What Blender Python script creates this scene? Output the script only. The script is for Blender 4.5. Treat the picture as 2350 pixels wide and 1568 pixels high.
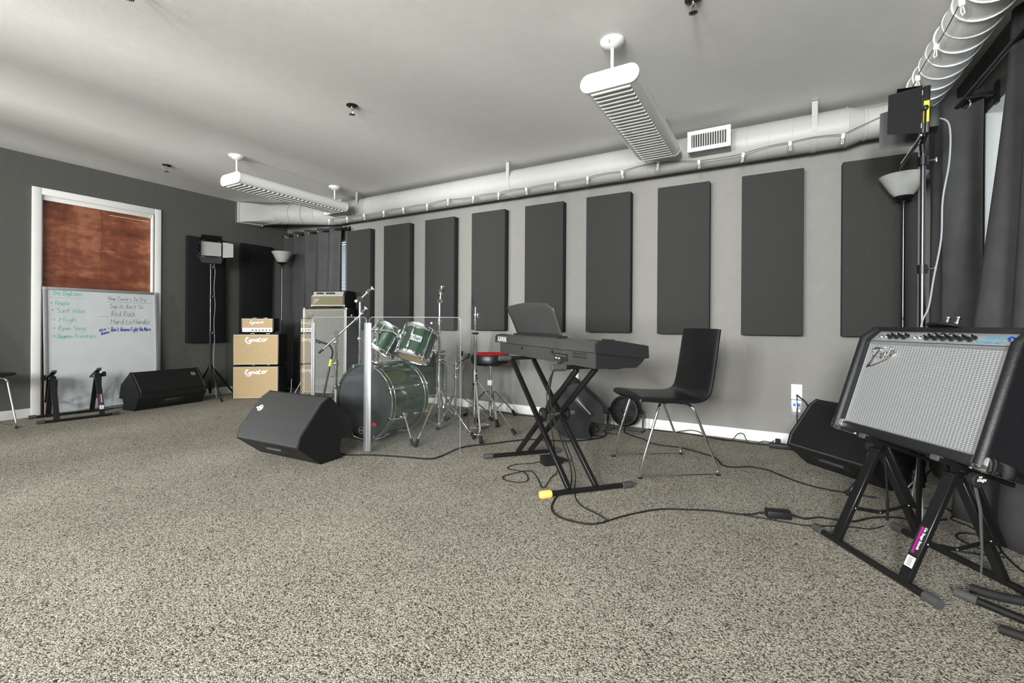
import bpy, bmesh, math, random
from mathutils import Vector, Matrix
random.seed(7)
for o in list(bpy.data.objects): bpy.data.objects.remove(o)
scn = bpy.context.scene
COL = scn.collection
PI = math.pi
R = math.radians

# ------------------------------------------------------------------ camera
CAMH = 0.90
cam_d = bpy.data.cameras.new('camera'); cam = bpy.data.objects.new('camera', cam_d); COL.objects.link(cam)
yaw, roll = R(29.902), R(0.367)
fw = Vector((-math.sin(yaw), math.cos(yaw), 0)); rt = Vector((math.cos(yaw), math.sin(yaw), 0)); up = Vector((0, 0, 1))
rr = rt*math.cos(roll)+up*math.sin(roll); uu = -rt*math.sin(roll)+up*math.cos(roll)
m = Matrix((rr, uu, -fw)).transposed().to_4x4(); m.translation = (0, 0, CAMH)
cam.matrix_world = m
cam_d.sensor_fit = 'HORIZONTAL'; cam_d.sensor_width = 36; cam_d.lens = 1048.64/2350*36
cam_d.shift_y = (744.73-784)/2350; cam_d.clip_start = 0.02
scn.camera = cam

# ------------------------------------------------------------------ world, daylight through the windows, exposure
w = bpy.data.worlds.new('world'); scn.world = w; w.use_nodes = True
bg = w.node_tree.nodes['Background']; bg.inputs[0].default_value = (0.80, 0.88, 1.0, 1); bg.inputs[1].default_value = 0.35
def area(name, loc, size, direction, power, color, spread=180):
    l = bpy.data.lights.new(name, 'AREA'); l.shape = 'RECTANGLE'; l.size, l.size_y = size
    l.energy = power; l.color = color; l.spread = R(spread)
    o = bpy.data.objects.new(name, l); COL.objects.link(o); o.location = loc
    o.rotation_euler = Vector(direction).to_track_quat('-Z', 'Y').to_euler(); o['kind'] = 'helper'
    return o
REAR_WIN_SLITS = [(-5.45, 0.62), (-4.50, 0.10), (-4.33, 0.12), (-4.12, 0.12), (-3.92, 0.12), (-3.70, 0.12), (-2.75, 0.95), (-1.40, 0.85), (0.10, 0.75)]       # centre x, width of rear windows; narrow slits added to streak the ceiling
for cx, ww in REAR_WIN_SLITS:
    if ww > 0.3: area('daylight_rear', (cx, -3.46, 1.72), (ww, 1.15), (0, 1, 0.06), ww*({0: 60, 6: 85, 7: 240, 8: 430}[REAR_WIN_SLITS.index((cx, ww))]), (1.0, 0.972, 0.93), 165)
area('streak_key_light', (-4.27, -4.05, 1.45), (0.11, 0.50), (0.06, 1, 0.12), 265, (1.0, 0.955, 0.90), 150)      # narrow key light, cut into ceiling streaks by the added slits
area('daylight_side', (1.40, 2.55, 1.60), (2.0, 1.05), (-1, 0, 0), 3, (0.90, 0.95, 1.0), 170)
area('daylight_corner', (-5.25, 4.32, 1.30), (1.1, 1.4), (0, -1, 0), 10, (0.90, 0.95, 1.0), 170)
scn.view_settings.view_transform = 'Standard'; scn.view_settings.look = 'None'
scn.view_settings.gamma = 1.0; scn.view_settings.use_curve_mapping = False
scn.view_settings.exposure = 0.74

# ------------------------------------------------------------------ materials
def nodes_of(name):
    m = bpy.data.materials.new(name); m.use_nodes = True
    nt = m.node_tree; return m, nt, nt.nodes['Principled BSDF']
def N(nt, typ, **kw):
    n = nt.nodes.new(typ)
    for k, v in kw.items():
        if hasattr(n, k): setattr(n, k, v)
    return n
def ramp(nt, fac, stops):
    r = N(nt, 'ShaderNodeValToRGB'); cr = r.color_ramp
    while len(cr.elements) < len(stops): cr.elements.new(0.5)
    for e, (p, c) in zip(cr.elements, stops):
        e.position = p; e.color = (*c, 1) if len(c) == 3 else c
    nt.links.new(fac, r.inputs[0]); return r
def bump(nt, bsdf, height, strength=0.3, dist=0.002):
    b = N(nt, 'ShaderNodeBump'); b.inputs['Strength'].default_value = strength; b.inputs['Distance'].default_value = dist
    nt.links.new(height, b.inputs['Height']); nt.links.new(b.outputs[0], bsdf.inputs['Normal']); return b
def noise(nt, scale, detail=3, rough=0.5, coord='Object', stretch=None):
    tc = N(nt, 'ShaderNodeTexCoord'); n = N(nt, 'ShaderNodeTexNoise')
    n.inputs['Scale'].default_value = scale; n.inputs['Detail'].default_value = detail; n.inputs['Roughness'].default_value = rough
    src = tc.outputs[coord]
    if stretch:
        mp = N(nt, 'ShaderNodeMapping'); mp.inputs['Scale'].default_value = stretch; nt.links.new(src, mp.inputs[0]); src = mp.outputs[0]
    nt.links.new(src, n.inputs['Vector']); return n
def plain(name, c, rough=0.5, metal=0.0, var=0.08, scale=14, bmp=0.0, bscale=220, spec=0.5, coat=0.0):
    """colour with faint grain"""
    m, nt, b = nodes_of(name)
    n = noise(nt, scale, 4)
    lo = tuple(max(0, x*(1-var)) for x in c); hi = tuple(min(1, x*(1+var)) for x in c)
    r = ramp(nt, n.outputs['Fac'], [(0.3, lo), (0.7, hi)])
    nt.links.new(r.outputs[0], b.inputs['Base Color'])
    b.inputs['Roughness'].default_value = rough; b.inputs['Metallic'].default_value = metal
    b.inputs['Specular IOR Level'].default_value = spec; b.inputs['Coat Weight'].default_value = coat; b.inputs['Coat Roughness'].default_value = 0.05
    if bmp:
        n2 = noise(nt, bscale, 2); bump(nt, b, n2.outputs['Fac'], bmp, 0.002)
    return m
MT = {}
def carpet():
    m, nt, b = nodes_of('carpet_loops')
    tc = N(nt, 'ShaderNodeTexCoord')
    nw = N(nt, 'ShaderNodeTexNoise'); nw.inputs['Scale'].default_value = 90; nw.inputs['Detail'].default_value = 2
    nt.links.new(tc.outputs['Object'], nw.inputs['Vector'])
    mx = N(nt, 'ShaderNodeMixRGB', blend_type='LINEAR_LIGHT'); mx.inputs[0].default_value = 0.006
    nt.links.new(tc.outputs['Object'], mx.inputs[1]); nt.links.new(nw.outputs['Color'], mx.inputs[2])
    v = N(nt, 'ShaderNodeTexVoronoi'); v.inputs['Scale'].default_value = 200; nt.links.new(mx.outputs[0], v.inputs['Vector'])
    sp = N(nt, 'ShaderNodeSeparateColor'); nt.links.new(v.outputs['Color'], sp.inputs[0])
    n1 = N(nt, 'ShaderNodeTexNoise'); n1.inputs['Scale'].default_value = 380; n1.inputs['Detail'].default_value = 2; nt.links.new(tc.outputs['Object'], n1.inputs['Vector'])
    n0 = N(nt, 'ShaderNodeTexNoise'); n0.inputs['Scale'].default_value = 2.6; n0.inputs['Detail'].default_value = 3; nt.links.new(tc.outputs['Object'], n0.inputs['Vector'])
    def mad(x, k, c):
        q = N(nt, 'ShaderNodeMath', operation='MULTIPLY_ADD'); nt.links.new(x, q.inputs[0]); q.inputs[1].default_value = k
        if isinstance(c, float): q.inputs[2].default_value = c
        else: nt.links.new(c, q.inputs[2])
        return q.outputs[0]
    val = mad(v.outputs['Distance'], -0.85, 0.62); val = mad(sp.outputs[0], 0.30, val); val = mad(n1.outputs['Fac'], 0.55, val); val = mad(n0.outputs['Fac'], 0.16, val)
    r = ramp(nt, val, [(0.34, (0.026, 0.023, 0.018)), (0.55, (0.15, 0.135, 0.112)), (0.74, (0.31, 0.286, 0.24)), (0.98, (0.50, 0.465, 0.40))])
    nt.links.new(r.outputs[0], b.inputs['Base Color'])
    b.inputs['Roughness'].default_value = 0.95; b.inputs['Specular IOR Level'].default_value = 0.1
    bump(nt, b, val, 0.6, 0.008)
    return m
MT['carpet'] = carpet()
MT['paint_grey'] = plain('paint_warm_grey', (0.200, 0.191, 0.181), 0.75, var=0.03, bmp=0.18, bscale=180)
MT['paint_dark'] = plain('paint_charcoal', (0.080, 0.079, 0.074), 0.62, var=0.04, bmp=0.15, bscale=180)
MT['paint_ceiling'] = plain('paint_ceiling', (0.74, 0.73, 0.71), 0.85, var=0.02, bmp=0.15, bscale=140)
MT['paint_white'] = plain('paint_white_trim', (0.74, 0.735, 0.72), 0.45, var=0.015)
MT['white_gloss'] = plain('white_enamel', (0.74, 0.735, 0.72), 0.32, var=0.01)
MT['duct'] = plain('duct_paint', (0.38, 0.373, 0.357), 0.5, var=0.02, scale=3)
MT['flex'] = plain('flex_duct_fabric', (0.74, 0.735, 0.715), 0.5, var=0.03, scale=6, bmp=0.3, bscale=30)
MT['panel'] = plain('panel_fabric', (0.036, 0.0355, 0.0345), 0.95, var=0.06, scale=60, bmp=0.25, bscale=700, spec=0.15)
MT['panel_black'] = plain('panel_fabric_black', (0.012, 0.012, 0.014), 0.95, var=0.14, scale=60, bmp=0.25, bscale=700, spec=0.15)
MT['curtain'] = plain('curtain_cloth', (0.042, 0.042, 0.043), 0.75, var=0.15, scale=8, bmp=0.2, bscale=500, spec=0.3)
MT['black'] = plain('black_paint', (0.0065, 0.0065, 0.007), 0.36, var=0.15, spec=0.4)
MT['black_matte'] = plain('black_plastic', (0.0075, 0.0075, 0.0085), 0.55, var=0.15, bmp=0.12, bscale=500, spec=0.35)
MT['flap_black'] = plain('barn_door_black', (0.006, 0.006, 0.0065), 0.6, var=0.1, spec=0.15)
MT['rubber'] = plain('black_rubber', (0.010, 0.010, 0.010), 0.75, var=0.1, spec=0.3)
MT['grey_rubber'] = plain('grey_rubber', (0.045, 0.045, 0.045), 0.75, var=0.1)
MT['tolex'] = plain('black_tolex', (0.008, 0.008, 0.0095), 0.42, var=0.2, scale=90, bmp=0.55, bscale=420)
MT['leather'] = plain('black_leatherette', (0.006, 0.006, 0.007), 0.34, var=0.1, bmp=0.15, bscale=350)
MT['chrome'] = plain('chrome', (0.82, 0.82, 0.83), 0.09, 1.0, var=0.01)
MT['chrome_satin'] = plain('satin_steel', (0.62, 0.61, 0.60), 0.26, 1.0, var=0.03)
MT['nickel'] = plain('nickel', (0.75, 0.70, 0.62), 0.15, 1.0, var=0.03)
MT['gunmetal'] = plain('dark_steel', (0.10, 0.10, 0.105), 0.3, 1.0, var=0.05)
MT['aluminium'] = plain('aluminium_trim', (0.46, 0.47, 0.49), 0.38, 0.8, var=0.03)
MT['white_plastic'] = plain('white_plastic', (0.82, 0.82, 0.80), 0.4, var=0.01)
MT['grey_plastic'] = plain('grey_plastic', (0.30, 0.31, 0.32), 0.5, var=0.03)
MT['yellow'] = plain('yellow_cap', (0.78, 0.50, 0.13), 0.5, var=0.04)
MT['yellow_label'] = plain('yellow_label', (0.85, 0.66, 0.02), 0.5, var=0.03)
MT['yellow_tape'] = plain('yellow_tape', (0.72, 0.76, 0.03), 0.5, var=0.03)
MT['red'] = plain('red_velour', (0.42, 0.008, 0.012), 0.7, var=0.08)
MT['magenta'] = plain('magenta_stripe', (0.26, 0.006, 0.17), 0.5, var=0.02)
MT['ink_white'] = plain('white_print', (0.85, 0.85, 0.83), 0.5, var=0.01)
MT['ink_black'] = plain('black_print', (0.012, 0.012, 0.012), 0.5, var=0.01)
MT['ink_blue'] = plain('blue_print', (0.03, 0.30, 0.48), 0.5, var=0.02)
MT['marker_green'] = plain('marker_green', (0.22, 0.49, 0.41), 0.5, var=0.05)
MT['marker_grey'] = plain('marker_grey', (0.27, 0.28, 0.29), 0.5, var=0.05)
MT['marker_blue'] = plain('marker_blue', (0.03, 0.05, 0.34), 0.5, var=0.05)
MT['board_white'] = plain('whiteboard_enamel', (0.50, 0.525, 0.545), 0.22, var=0.05, scale=5)
MT['shade'] = plain('lamp_shade_plastic', (0.36, 0.36, 0.345), 0.35, var=0.02)
MT['amp_tan'] = plain('tan_grille_cloth', (0.40, 0.29, 0.165), 0.85, var=0.10, scale=120, bmp=0.3, bscale=600)
MT['cream_piping'] = plain('cream_piping', (0.70, 0.60, 0.45), 0.5, var=0.03)
MT['panel_silver'] = plain('silver_faceplate', (0.55, 0.57, 0.59), 0.32, 0.7, var=0.05, scale=30)
MT['gold_cloth'] = plain('gold_sparkle_cloth', (0.125, 0.110, 0.062), 0.8, var=0.35, scale=160, bmp=0.3, bscale=600)
MT['silver_cloth'] = plain('silver_sparkle_cloth', (0.135, 0.132, 0.120), 0.8, var=0.30, scale=150, bmp=0.3, bscale=600)
MT['kb_grey'] = plain('keyboard_shell', (0.044, 0.044, 0.044), 0.33, var=0.10, scale=8, bmp=0.1, bscale=500)
MT['kb_dark'] = plain('keyboard_shell_dark', (0.011, 0.011, 0.012), 0.5, var=0.10, scale=8, bmp=0.1, bscale=500)
MT['drum_green'] = plain('green_drum_lacquer', (0.009, 0.042, 0.016), 0.12, var=0.35, scale=7, coat=1.0)
MT['drum_green_lit'] = MT['drum_green']
MT['head_amber'] = plain('amber_drum_head', (0.50, 0.36, 0.20), 0.3, var=0.12, scale=6)
MT['head_dark'] = plain('smoked_drum_head', (0.035, 0.036, 0.038), 0.15, var=0.1, scale=5)
MT['head_white'] = plain('coated_drum_head', (0.70, 0.69, 0.66), 0.5, var=0.03)
MT['blue_led'] = plain('blue_jewel', (0.006, 0.035, 0.30), 0.1, var=0.02)
MT['blue_plug'] = plain('blue_socket', (0.04, 0.20, 0.60), 0.5, var=0.02)
MT['red_light'] = plain('red_jewel', (0.5, 0.02, 0.01), 0.3, var=0.02)
MT['led_diffuser'] = plain('led_diffuser', (0.36, 0.36, 0.36), 0.4, var=0.03)
MT['gold'] = plain('gold_metal', (0.65, 0.48, 0.20), 0.25, 1.0, var=0.03)
def wood_door():
    m, nt, b = nodes_of('stained_plywood')
    n1 = noise(nt, 2.2, 6, 0.62, stretch=(1, 1.0, 0.55)); n2 = noise(nt, 26, 4, 0.6, stretch=(1, 0.5, 0.9))
    n3 = noise(nt, 5.0, 3, 0.5, stretch=(1, 0.35, 2.6))
    a = N(nt, 'ShaderNodeMath', operation='MULTIPLY_ADD'); nt.links.new(n2.outputs['Fac'], a.inputs[0]); a.inputs[1].default_value = 0.35; nt.links.new(n1.outputs['Fac'], a.inputs[2])
    a2 = N(nt, 'ShaderNodeMath', operation='MULTIPLY_ADD'); nt.links.new(n3.outputs['Fac'], a2.inputs[0]); a2.inputs[1].default_value = 0.45; nt.links.new(a.outputs[0], a2.inputs[2])
    r = ramp(nt, a2.outputs[0], [(0.68, (0.095, 0.026, 0.013)), (0.88, (0.20, 0.062, 0.032)), (1.0, (0.33, 0.125, 0.068))])
    nt.links.new(r.outputs[0], b.inputs['Base Color']); b.inputs['Roughness'].default_value = 0.42
    return m
MT['door_wood'] = wood_door()
def perforated(name, base, hole, scale, rough=0.45):
    m, nt, b = nodes_of(name)
    tc = N(nt, 'ShaderNodeTexCoord'); v = N(nt, 'ShaderNodeTexVoronoi'); v.inputs['Scale'].default_value = scale; v.inputs['Randomness'].default_value = 0.0; v.voronoi_dimensions = '2D'
    sx = N(nt, 'ShaderNodeSeparateXYZ'); nt.links.new(tc.outputs['Object'], sx.inputs[0]); df = N(nt, 'ShaderNodeMath', operation='ADD'); nt.links.new(sx.outputs[2], df.inputs[0]); nt.links.new(sx.outputs[1], df.inputs[1])
    cb = N(nt, 'ShaderNodeCombineXYZ'); nt.links.new(sx.outputs[0], cb.inputs[0]); nt.links.new(df.outputs[0], cb.inputs[1])
    mp = N(nt, 'ShaderNodeMapping'); mp.inputs['Scale'].default_value = (1.0, 0.72, 1.0); mp.inputs['Rotation'].default_value = (0, 0, 0.785); nt.links.new(cb.outputs[0], mp.inputs[0]); nt.links.new(mp.outputs[0], v.inputs['Vector'])
    r = ramp(nt, v.outputs['Distance'], [(0.32, hole), (0.44, base)])
    nt.links.new(r.outputs[0], b.inputs['Base Color']); b.inputs['Roughness'].default_value = rough; b.inputs['Metallic'].default_value = 0.3
    bump(nt, b, v.outputs['Distance'], 0.5, 0.002); return m
MT['grille_metal'] = perforated('perforated_grille', (0.075, 0.075, 0.078), (0.006, 0.006, 0.006), 150)
MT['grille_dark'] = perforated('perforated_grille_black', (0.016, 0.016, 0.018), (0.003, 0.003, 0.003), 150)
def weave(name, dark, light, bw, rh):
    m, nt, b = nodes_of(name)
    tc = N(nt, 'ShaderNodeTexCoord'); br = N(nt, 'ShaderNodeTexBrick')
    br.offset = 0.0; br.squash = 1.0
    sp = N(nt, 'ShaderNodeSeparateXYZ'); cb = N(nt, 'ShaderNodeCombineXYZ'); nt.links.new(tc.outputs['UV'], br.inputs['Vector'])
    br.inputs['Color1'].default_value = (*dark, 1); br.inputs['Color2'].default_value = tuple(x*1.25 for x in dark)+(1,)
    br.inputs['Mortar'].default_value = (*light, 1); br.inputs['Scale'].default_value = 1.0
    br.inputs['Brick Width'].default_value = bw; br.inputs['Row Height'].default_value = rh; br.inputs['Mortar Size'].default_value = rh*0.30
    br.inputs['Mortar Smooth'].default_value = 0.3
    nt.links.new(br.outputs['Color'], b.inputs['Base Color']); b.inputs['Roughness'].default_value = 0.55; b.inputs['Metallic'].default_value = 0.25
    bump(nt, b, br.outputs['Fac'], 0.4, 0.001); return m
MT['weave'] = weave('silver_blue_weave', (0.085, 0.088, 0.092), (0.36, 0.365, 0.37), 0.0125, 0.0063)
def clear(name, tint, ior, rough=0.0, haze=0.0):
    m = bpy.data.materials.new(name); m.use_nodes = True; nt = m.node_tree
    for n in list(nt.nodes): nt.nodes.remove(n)
    out = N(nt, 'ShaderNodeOutputMaterial'); mix = N(nt, 'ShaderNodeMixShader'); fr = N(nt, 'ShaderNodeFresnel'); fr.inputs[0].default_value = ior
    tr = N(nt, 'ShaderNodeBsdfTransparent'); tr.inputs[0].default_value = (*tint, 1); gl = N(nt, 'ShaderNodeBsdfGlossy'); gl.inputs['Roughness'].default_value = rough
    ge = N(nt, 'ShaderNodeNewGeometry'); iv = N(nt, 'ShaderNodeMath', operation='SUBTRACT'); iv.inputs[0].default_value = 1.0; nt.links.new(ge.outputs['Backfacing'], iv.inputs[1])
    mu = N(nt, 'ShaderNodeMath', operation='MULTIPLY'); nt.links.new(fr.outputs[0], mu.inputs[0]); nt.links.new(iv.outputs[0], mu.inputs[1]); nt.links.new(mu.outputs[0], mix.inputs[0]); nt.links.new(tr.outputs[0], mix.inputs[1]); nt.links.new(gl.outputs[0], mix.inputs[2]); src = mix
    if haze:
        df = N(nt, 'ShaderNodeBsdfDiffuse'); df.inputs[0].default_value = (0.75, 0.78, 0.82, 1); m2 = N(nt, 'ShaderNodeMixShader'); m2.inputs[0].default_value = haze
        nt.links.new(mix.outputs[0], m2.inputs[1]); nt.links.new(df.outputs[0], m2.inputs[2]); src = m2
    nt.links.new(src.outputs[0], out.inputs[0])
    return m
MT['acrylic'] = clear('clear_acrylic', (0.955, 0.965, 0.97), 1.49, haze=0.007)
MT['bulb_glass'] = clear('bulb_glass', (0.95, 0.95, 0.94), 1.5)
MT['window_glass'] = clear('window_glass', (0.93, 0.96, 0.97), 1.5)
MT['acrylic_edge'] = plain('acrylic_edge', (0.26, 0.28, 0.30), 0.2, var=0.02)

# ------------------------------------------------------------------ mesh builder
class MB:
    def __init__(s): s.v = []; s.f = []; s.uv = None
    def add(s, vs, fs):
        k = len(s.v); s.v += [Vector(x) for x in vs]; s.f += [[i+k for i in f] for f in fs]; return s
    def box(s, c, d, rot=None, bev=0.0, seg=2):
        bm = bmesh.new(); bmesh.ops.create_cube(bm, size=1.0)
        for v in bm.verts: v.co = Vector((v.co.x*d[0], v.co.y*d[1], v.co.z*d[2]))
        if bev > 0: bmesh.ops.bevel(bm, geom=list(bm.edges), offset=bev, segments=seg, profile=0.5, affect='EDGES')
        bm.verts.index_update()
        c = Vector(c); vs = [((rot @ v.co) if rot else v.co)+c for v in bm.verts]
        fs = [[v.index for v in f.verts] for f in bm.faces]; bm.free(); return s.add(vs, fs)
    def b2(s, p0, p1, bev=0.0):
        p0, p1 = Vector(p0), Vector(p1); return s.box((p0+p1)/2, [abs(x) for x in (p1-p0)], None, bev)
    def bar(s, p0, p1, w, h, upv=(0, 0, 1), bev=0.0):
        p0, p1 = Vector(p0), Vector(p1); d = p1-p0; L = d.length; d.normalize()
        u = Vector(upv); x = d.cross(u)
        if x.length < 1e-5: x = d.cross(Vector((0, 1, 0)))
        x.normalize(); z = x.cross(d).normalized()
        return s.box((p0+p1)/2, (w, L, h), Matrix((x, d, z)).transposed(), bev, 1)
    def tube(s, pts, r, n=10, closed=False, caps=True):
        P = [Vector(p) for p in pts]; k = len(P)
        rs = r if isinstance(r, (list, tuple)) else [r]*k
        T = []
        for i in range(k):
            if closed: a, b = P[i-1], P[(i+1) % k]
            else: a, b = P[max(i-1, 0)], P[min(i+1, k-1)]
            t = (b-a); T.append(t.normalized() if t.length > 1e-9 else Vector((0, 0, 1)))
        ref = Vector((0, 0, 1)) if abs(T[0].z) < 0.9 else Vector((1, 0, 0))
        x = T[0].cross(ref).normalized(); vs = []; fs = []
        for i in range(k):
            if i:
                ax = T[i-1].cross(T[i])
                if ax.length > 1e-7: x = Matrix.Rotation(T[i-1].angle(T[i]), 3, ax.normalized()) @ x
            x = (x-T[i]*x.dot(T[i])).normalized(); y = T[i].cross(x)
            for j in range(n):
                a = 2*PI*j/n; vs.append(P[i]+(x*math.cos(a)+y*math.sin(a))*rs[i])
        rng = k if closed else k-1
        for i in range(rng):
            i2 = (i+1) % k
            for j in range(n): fs.append([i*n+j, i*n+(j+1) % n, i2*n+(j+1) % n, i2*n+j])
        if caps and not closed: fs.append(list(range(n))[::-1]); fs.append([(k-1)*n+j for j in range(n)])
        return s.add(vs, fs)
    def cyl(s, p0, p1, r, n=16, r2=None): return s.tube([p0, p1], [r, r if r2 is None else r2], n)
    def lathe(s, prof, o=(0, 0, 0), ax=(0, 0, 1), n=24, cap0=True, cap1=True):
        o = Vector(o); a = Vector(ax).normalized(); ref = Vector((0, 0, 1)) if abs(a.z) < 0.9 else Vector((1, 0, 0))
        x = a.cross(ref).normalized(); y = a.cross(x); vs = []; fs = []; k = len(prof)
        for (r, h) in prof:
            for j in range(n):
                t = 2*PI*j/n; vs.append(o+a*h+(x*math.cos(t)+y*math.sin(t))*r)
        for i in range(k-1):
            for j in range(n): fs.append([i*n+j, i*n+(j+1) % n, (i+1)*n+(j+1) % n, (i+1)*n+j])
        if cap0: fs.append(list(range(n))[::-1])
        if cap1: fs.append([(k-1)*n+j for j in range(n)])
        return s.add(vs, fs)
    def ring(s, o, ax, Rr, r, n=32, m=8):
        o = Vector(o); a = Vector(ax).normalized(); ref = Vector((0, 0, 1)) if abs(a.z) < 0.9 else Vector((1, 0, 0))
        x = a.cross(ref).normalized(); y = a.cross(x)
        return s.tube([o+(x*math.cos(2*PI*i/n)+y*math.sin(2*PI*i/n))*Rr for i in range(n)], r, m, closed=True)
    def prism(s, poly, o, u, v, wv):
        """polygon in the (u,v) plane at o, extruded along wv"""
        o, u, v, wv = Vector(o), Vector(u), Vector(v), Vector(wv); k = len(poly)
        vs = [o+u*a+v*b for a, b in poly]; vs += [p+wv for p in vs]
        fs = [list(range(k))[::-1], list(range(k, 2*k))]+[[i, (i+1) % k, k+(i+1) % k, k+i] for i in range(k)]
        return s.add(vs, fs)
    def ball(s, c, r, n=14, m=8, sc=(1, 1, 1)):
        vs = []; fs = []; c = Vector(c)
        for i in range(m+1):
            t = PI*i/m
            for j in range(n):
                p = 2*PI*j/n; vs.append(c+Vector((math.sin(t)*math.cos(p)*r*sc[0], math.sin(t)*math.sin(p)*r*sc[1], math.cos(t)*r*sc[2])))
        for i in range(m):
            for j in range(n): fs.append([i*n+j, (i+1)*n+j, (i+1)*n+(j+1) % n, i*n+(j+1) % n])
        return s.add(vs, fs)
    def ribbon(s, pts, wd, o, u, v, nrm, th=0.0006):
        """flat stroke of width wd through 2-D pts on the plane o,u,v"""
        o, u, v, nrm = Vector(o), Vector(u), Vector(v), Vector(nrm)
        P = [Vector((a, b)) for a, b in pts]; k = len(P); vs = []; fs = []
        for i in range(k):
            t = (P[min(i+1, k-1)]-P[max(i-1, 0)])
            t = t.normalized() if t.length > 1e-9 else Vector((1, 0)); nn = Vector((-t.y, t.x))*wd/2
            for q in (P[i]+nn, P[i]-nn): vs.append(o+u*q.x+v*q.y+nrm*th)
        for i in range(k-1): fs.append([2*i, 2*i+1, 2*i+3, 2*i+2])
        return s.add(vs, fs)
    def mesh(s, name, mat, inv=None, angle=38, recalc=True, bevel=0):
        me = bpy.data.meshes.new(name); vs = [(inv @ p) if inv else p for p in s.v]
        me.from_pydata([tuple(p) for p in vs], [], s.f)
        bm = bmesh.new(); bm.from_mesh(me); bmesh.ops.remove_doubles(bm, verts=bm.verts, dist=1e-6)
        if recalc: bmesh.ops.recalc_face_normals(bm, faces=bm.faces)
        bm.to_mesh(me); bm.free()
        me.polygons.foreach_set('use_smooth', [True]*len(me.polygons)); me.set_sharp_from_angle(angle=R(angle)); me.update()
        me.materials.append(MT[mat] if isinstance(mat, str) else mat); return me
def tagit(o, label=None, cat=None, group=None, kind=None):
    for k, v in (('label', label), ('category', cat), ('group', group), ('kind', kind)):
        if v: o[k] = v
    return o
def rootof(o):
    while o.parent: o = o.parent
    return o
def thing(name, label, cat, loc=(0, 0, 0), rz=0.0, group=None):
    o = bpy.data.objects.new(name, None); COL.objects.link(o); o.location = loc; o.rotation_euler = (0, 0, rz)
    o.empty_display_size = 0.05
    return tagit(o, label, cat, group)
def inv_of(o): return (Matrix.Translation(o.location) @ Matrix.Rotation(o.rotation_euler.z, 4, 'Z')).inverted()
def part(name, mb, mat, parent, world=False, label=None, kind=None, **kw):
    """one mesh part of a thing; world=True when the builder holds world coordinates"""
    me = mb.mesh(name, mat, inv_of(rootof(parent)) if world else None, **kw)
    o = bpy.data.objects.new(name, me); COL.objects.link(o); o.parent = parent
    return tagit(o, label, None, None, kind)
def again(name, me, parent, loc=(0, 0, 0), rot=None):
    o = bpy.data.objects.new(name, me); COL.objects.link(o); o.parent = parent; o.location = loc
    if rot: o.rotation_euler = rot
    return o
def solo(name, label, cat, mb, mat, loc=None, group=None, kind=None, **kw):
    """a thing that is a single mesh; builder in world coordinates, origin moved to its base"""
    if loc is None:
        xs = [v.x for v in mb.v]; ys = [v.y for v in mb.v]; zs = [v.z for v in mb.v]
        loc = ((min(xs)+max(xs))/2, (min(ys)+max(ys))/2, min(zs))
    me = mb.mesh(name, mat, Matrix.Translation(loc).inverted(), **kw)
    o = bpy.data.objects.new(name, me); COL.objects.link(o); o.location = loc
    return tagit(o, label, cat, group, kind)
def struct(name, mb, mat, parent=None, label=None, **kw):
    o = bpy.data.objects.new(name, mb.mesh(name, mat, **kw)); COL.objects.link(o)
    if parent: o.parent = parent
    else: tagit(o, label, None, None, 'structure')
    return o
def copy_tree(o, parent=None):
    c = o.copy(); COL.objects.link(c); c.parent = parent
    for ch in list(o.children): copy_tree(ch, c)
    return c
def smooth(pts, sub=6, closed=False):
    """Catmull-Rom through the points"""
    P = [Vector(p) for p in pts]; k = len(P); out = []
    if k < 3: return P
    rng = k if closed else k-1
    for i in range(rng):
        p1, p2 = P[i], P[(i+1) % k]
        p0 = P[i-1] if (i > 0 or closed) else p1; p3 = P[(i+2) % k] if (i+2 < k or closed) else p2
        for j in range(sub):
            t = j/sub
            out.append(0.5*((2*p1)+(p2-p0)*t+(2*p0-5*p1+4*p2-p3)*t*t+(3*p1-p0-3*p2+p3)*t**3))
    if not closed: out.append(P[-1])
    return out
def fillet(pts, rad, sub=5):
    """polyline with rounded corners"""
    P = [Vector(p) for p in pts]; out = [P[0]]
    for i in range(1, len(P)-1):
        a, b, c = P[i-1], P[i], P[i+1]; d1 = (a-b); d2 = (c-b); r = min(rad, d1.length*0.45, d2.length*0.45)
        s_, e_ = b+d1.normalized()*r, b+d2.normalized()*r
        for j in range(sub+1):
            t = j/sub; out.append(s_*(1-t)**2+b*2*t*(1-t)+e_*t*t)
    out.append(P[-1]); return out
def text(mb, s, size, o, u, v, ext=0.0004, shear=0.0, bold=0.0, align='LEFT', sx=1.0):
    """printed letters from the built-in font laid on the plane o,u,v"""
    cu = bpy.data.curves.new('t', 'FONT'); cu.body = s; cu.size = size; cu.shear = shear; cu.offset = bold; cu.align_x = align; cu.resolution_u = 3
    ob = bpy.data.objects.new('t', cu); COL.objects.link(ob)
    bpy.context.view_layer.update()
    me = bpy.data.meshes.new_from_object(ob.evaluated_get(bpy.context.evaluated_depsgraph_get()))
    o, u, v = Vector(o), Vector(u).normalized(), Vector(v).normalized(); n = u.cross(v)
    mb.add([o+u*p.co.x*sx+v*p.co.y+n*ext for p in me.vertices], [list(p.vertices) for p in me.polygons])
    bpy.data.objects.remove(ob); bpy.data.curves.remove(cu); bpy.data.meshes.remove(me); return mb
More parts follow.
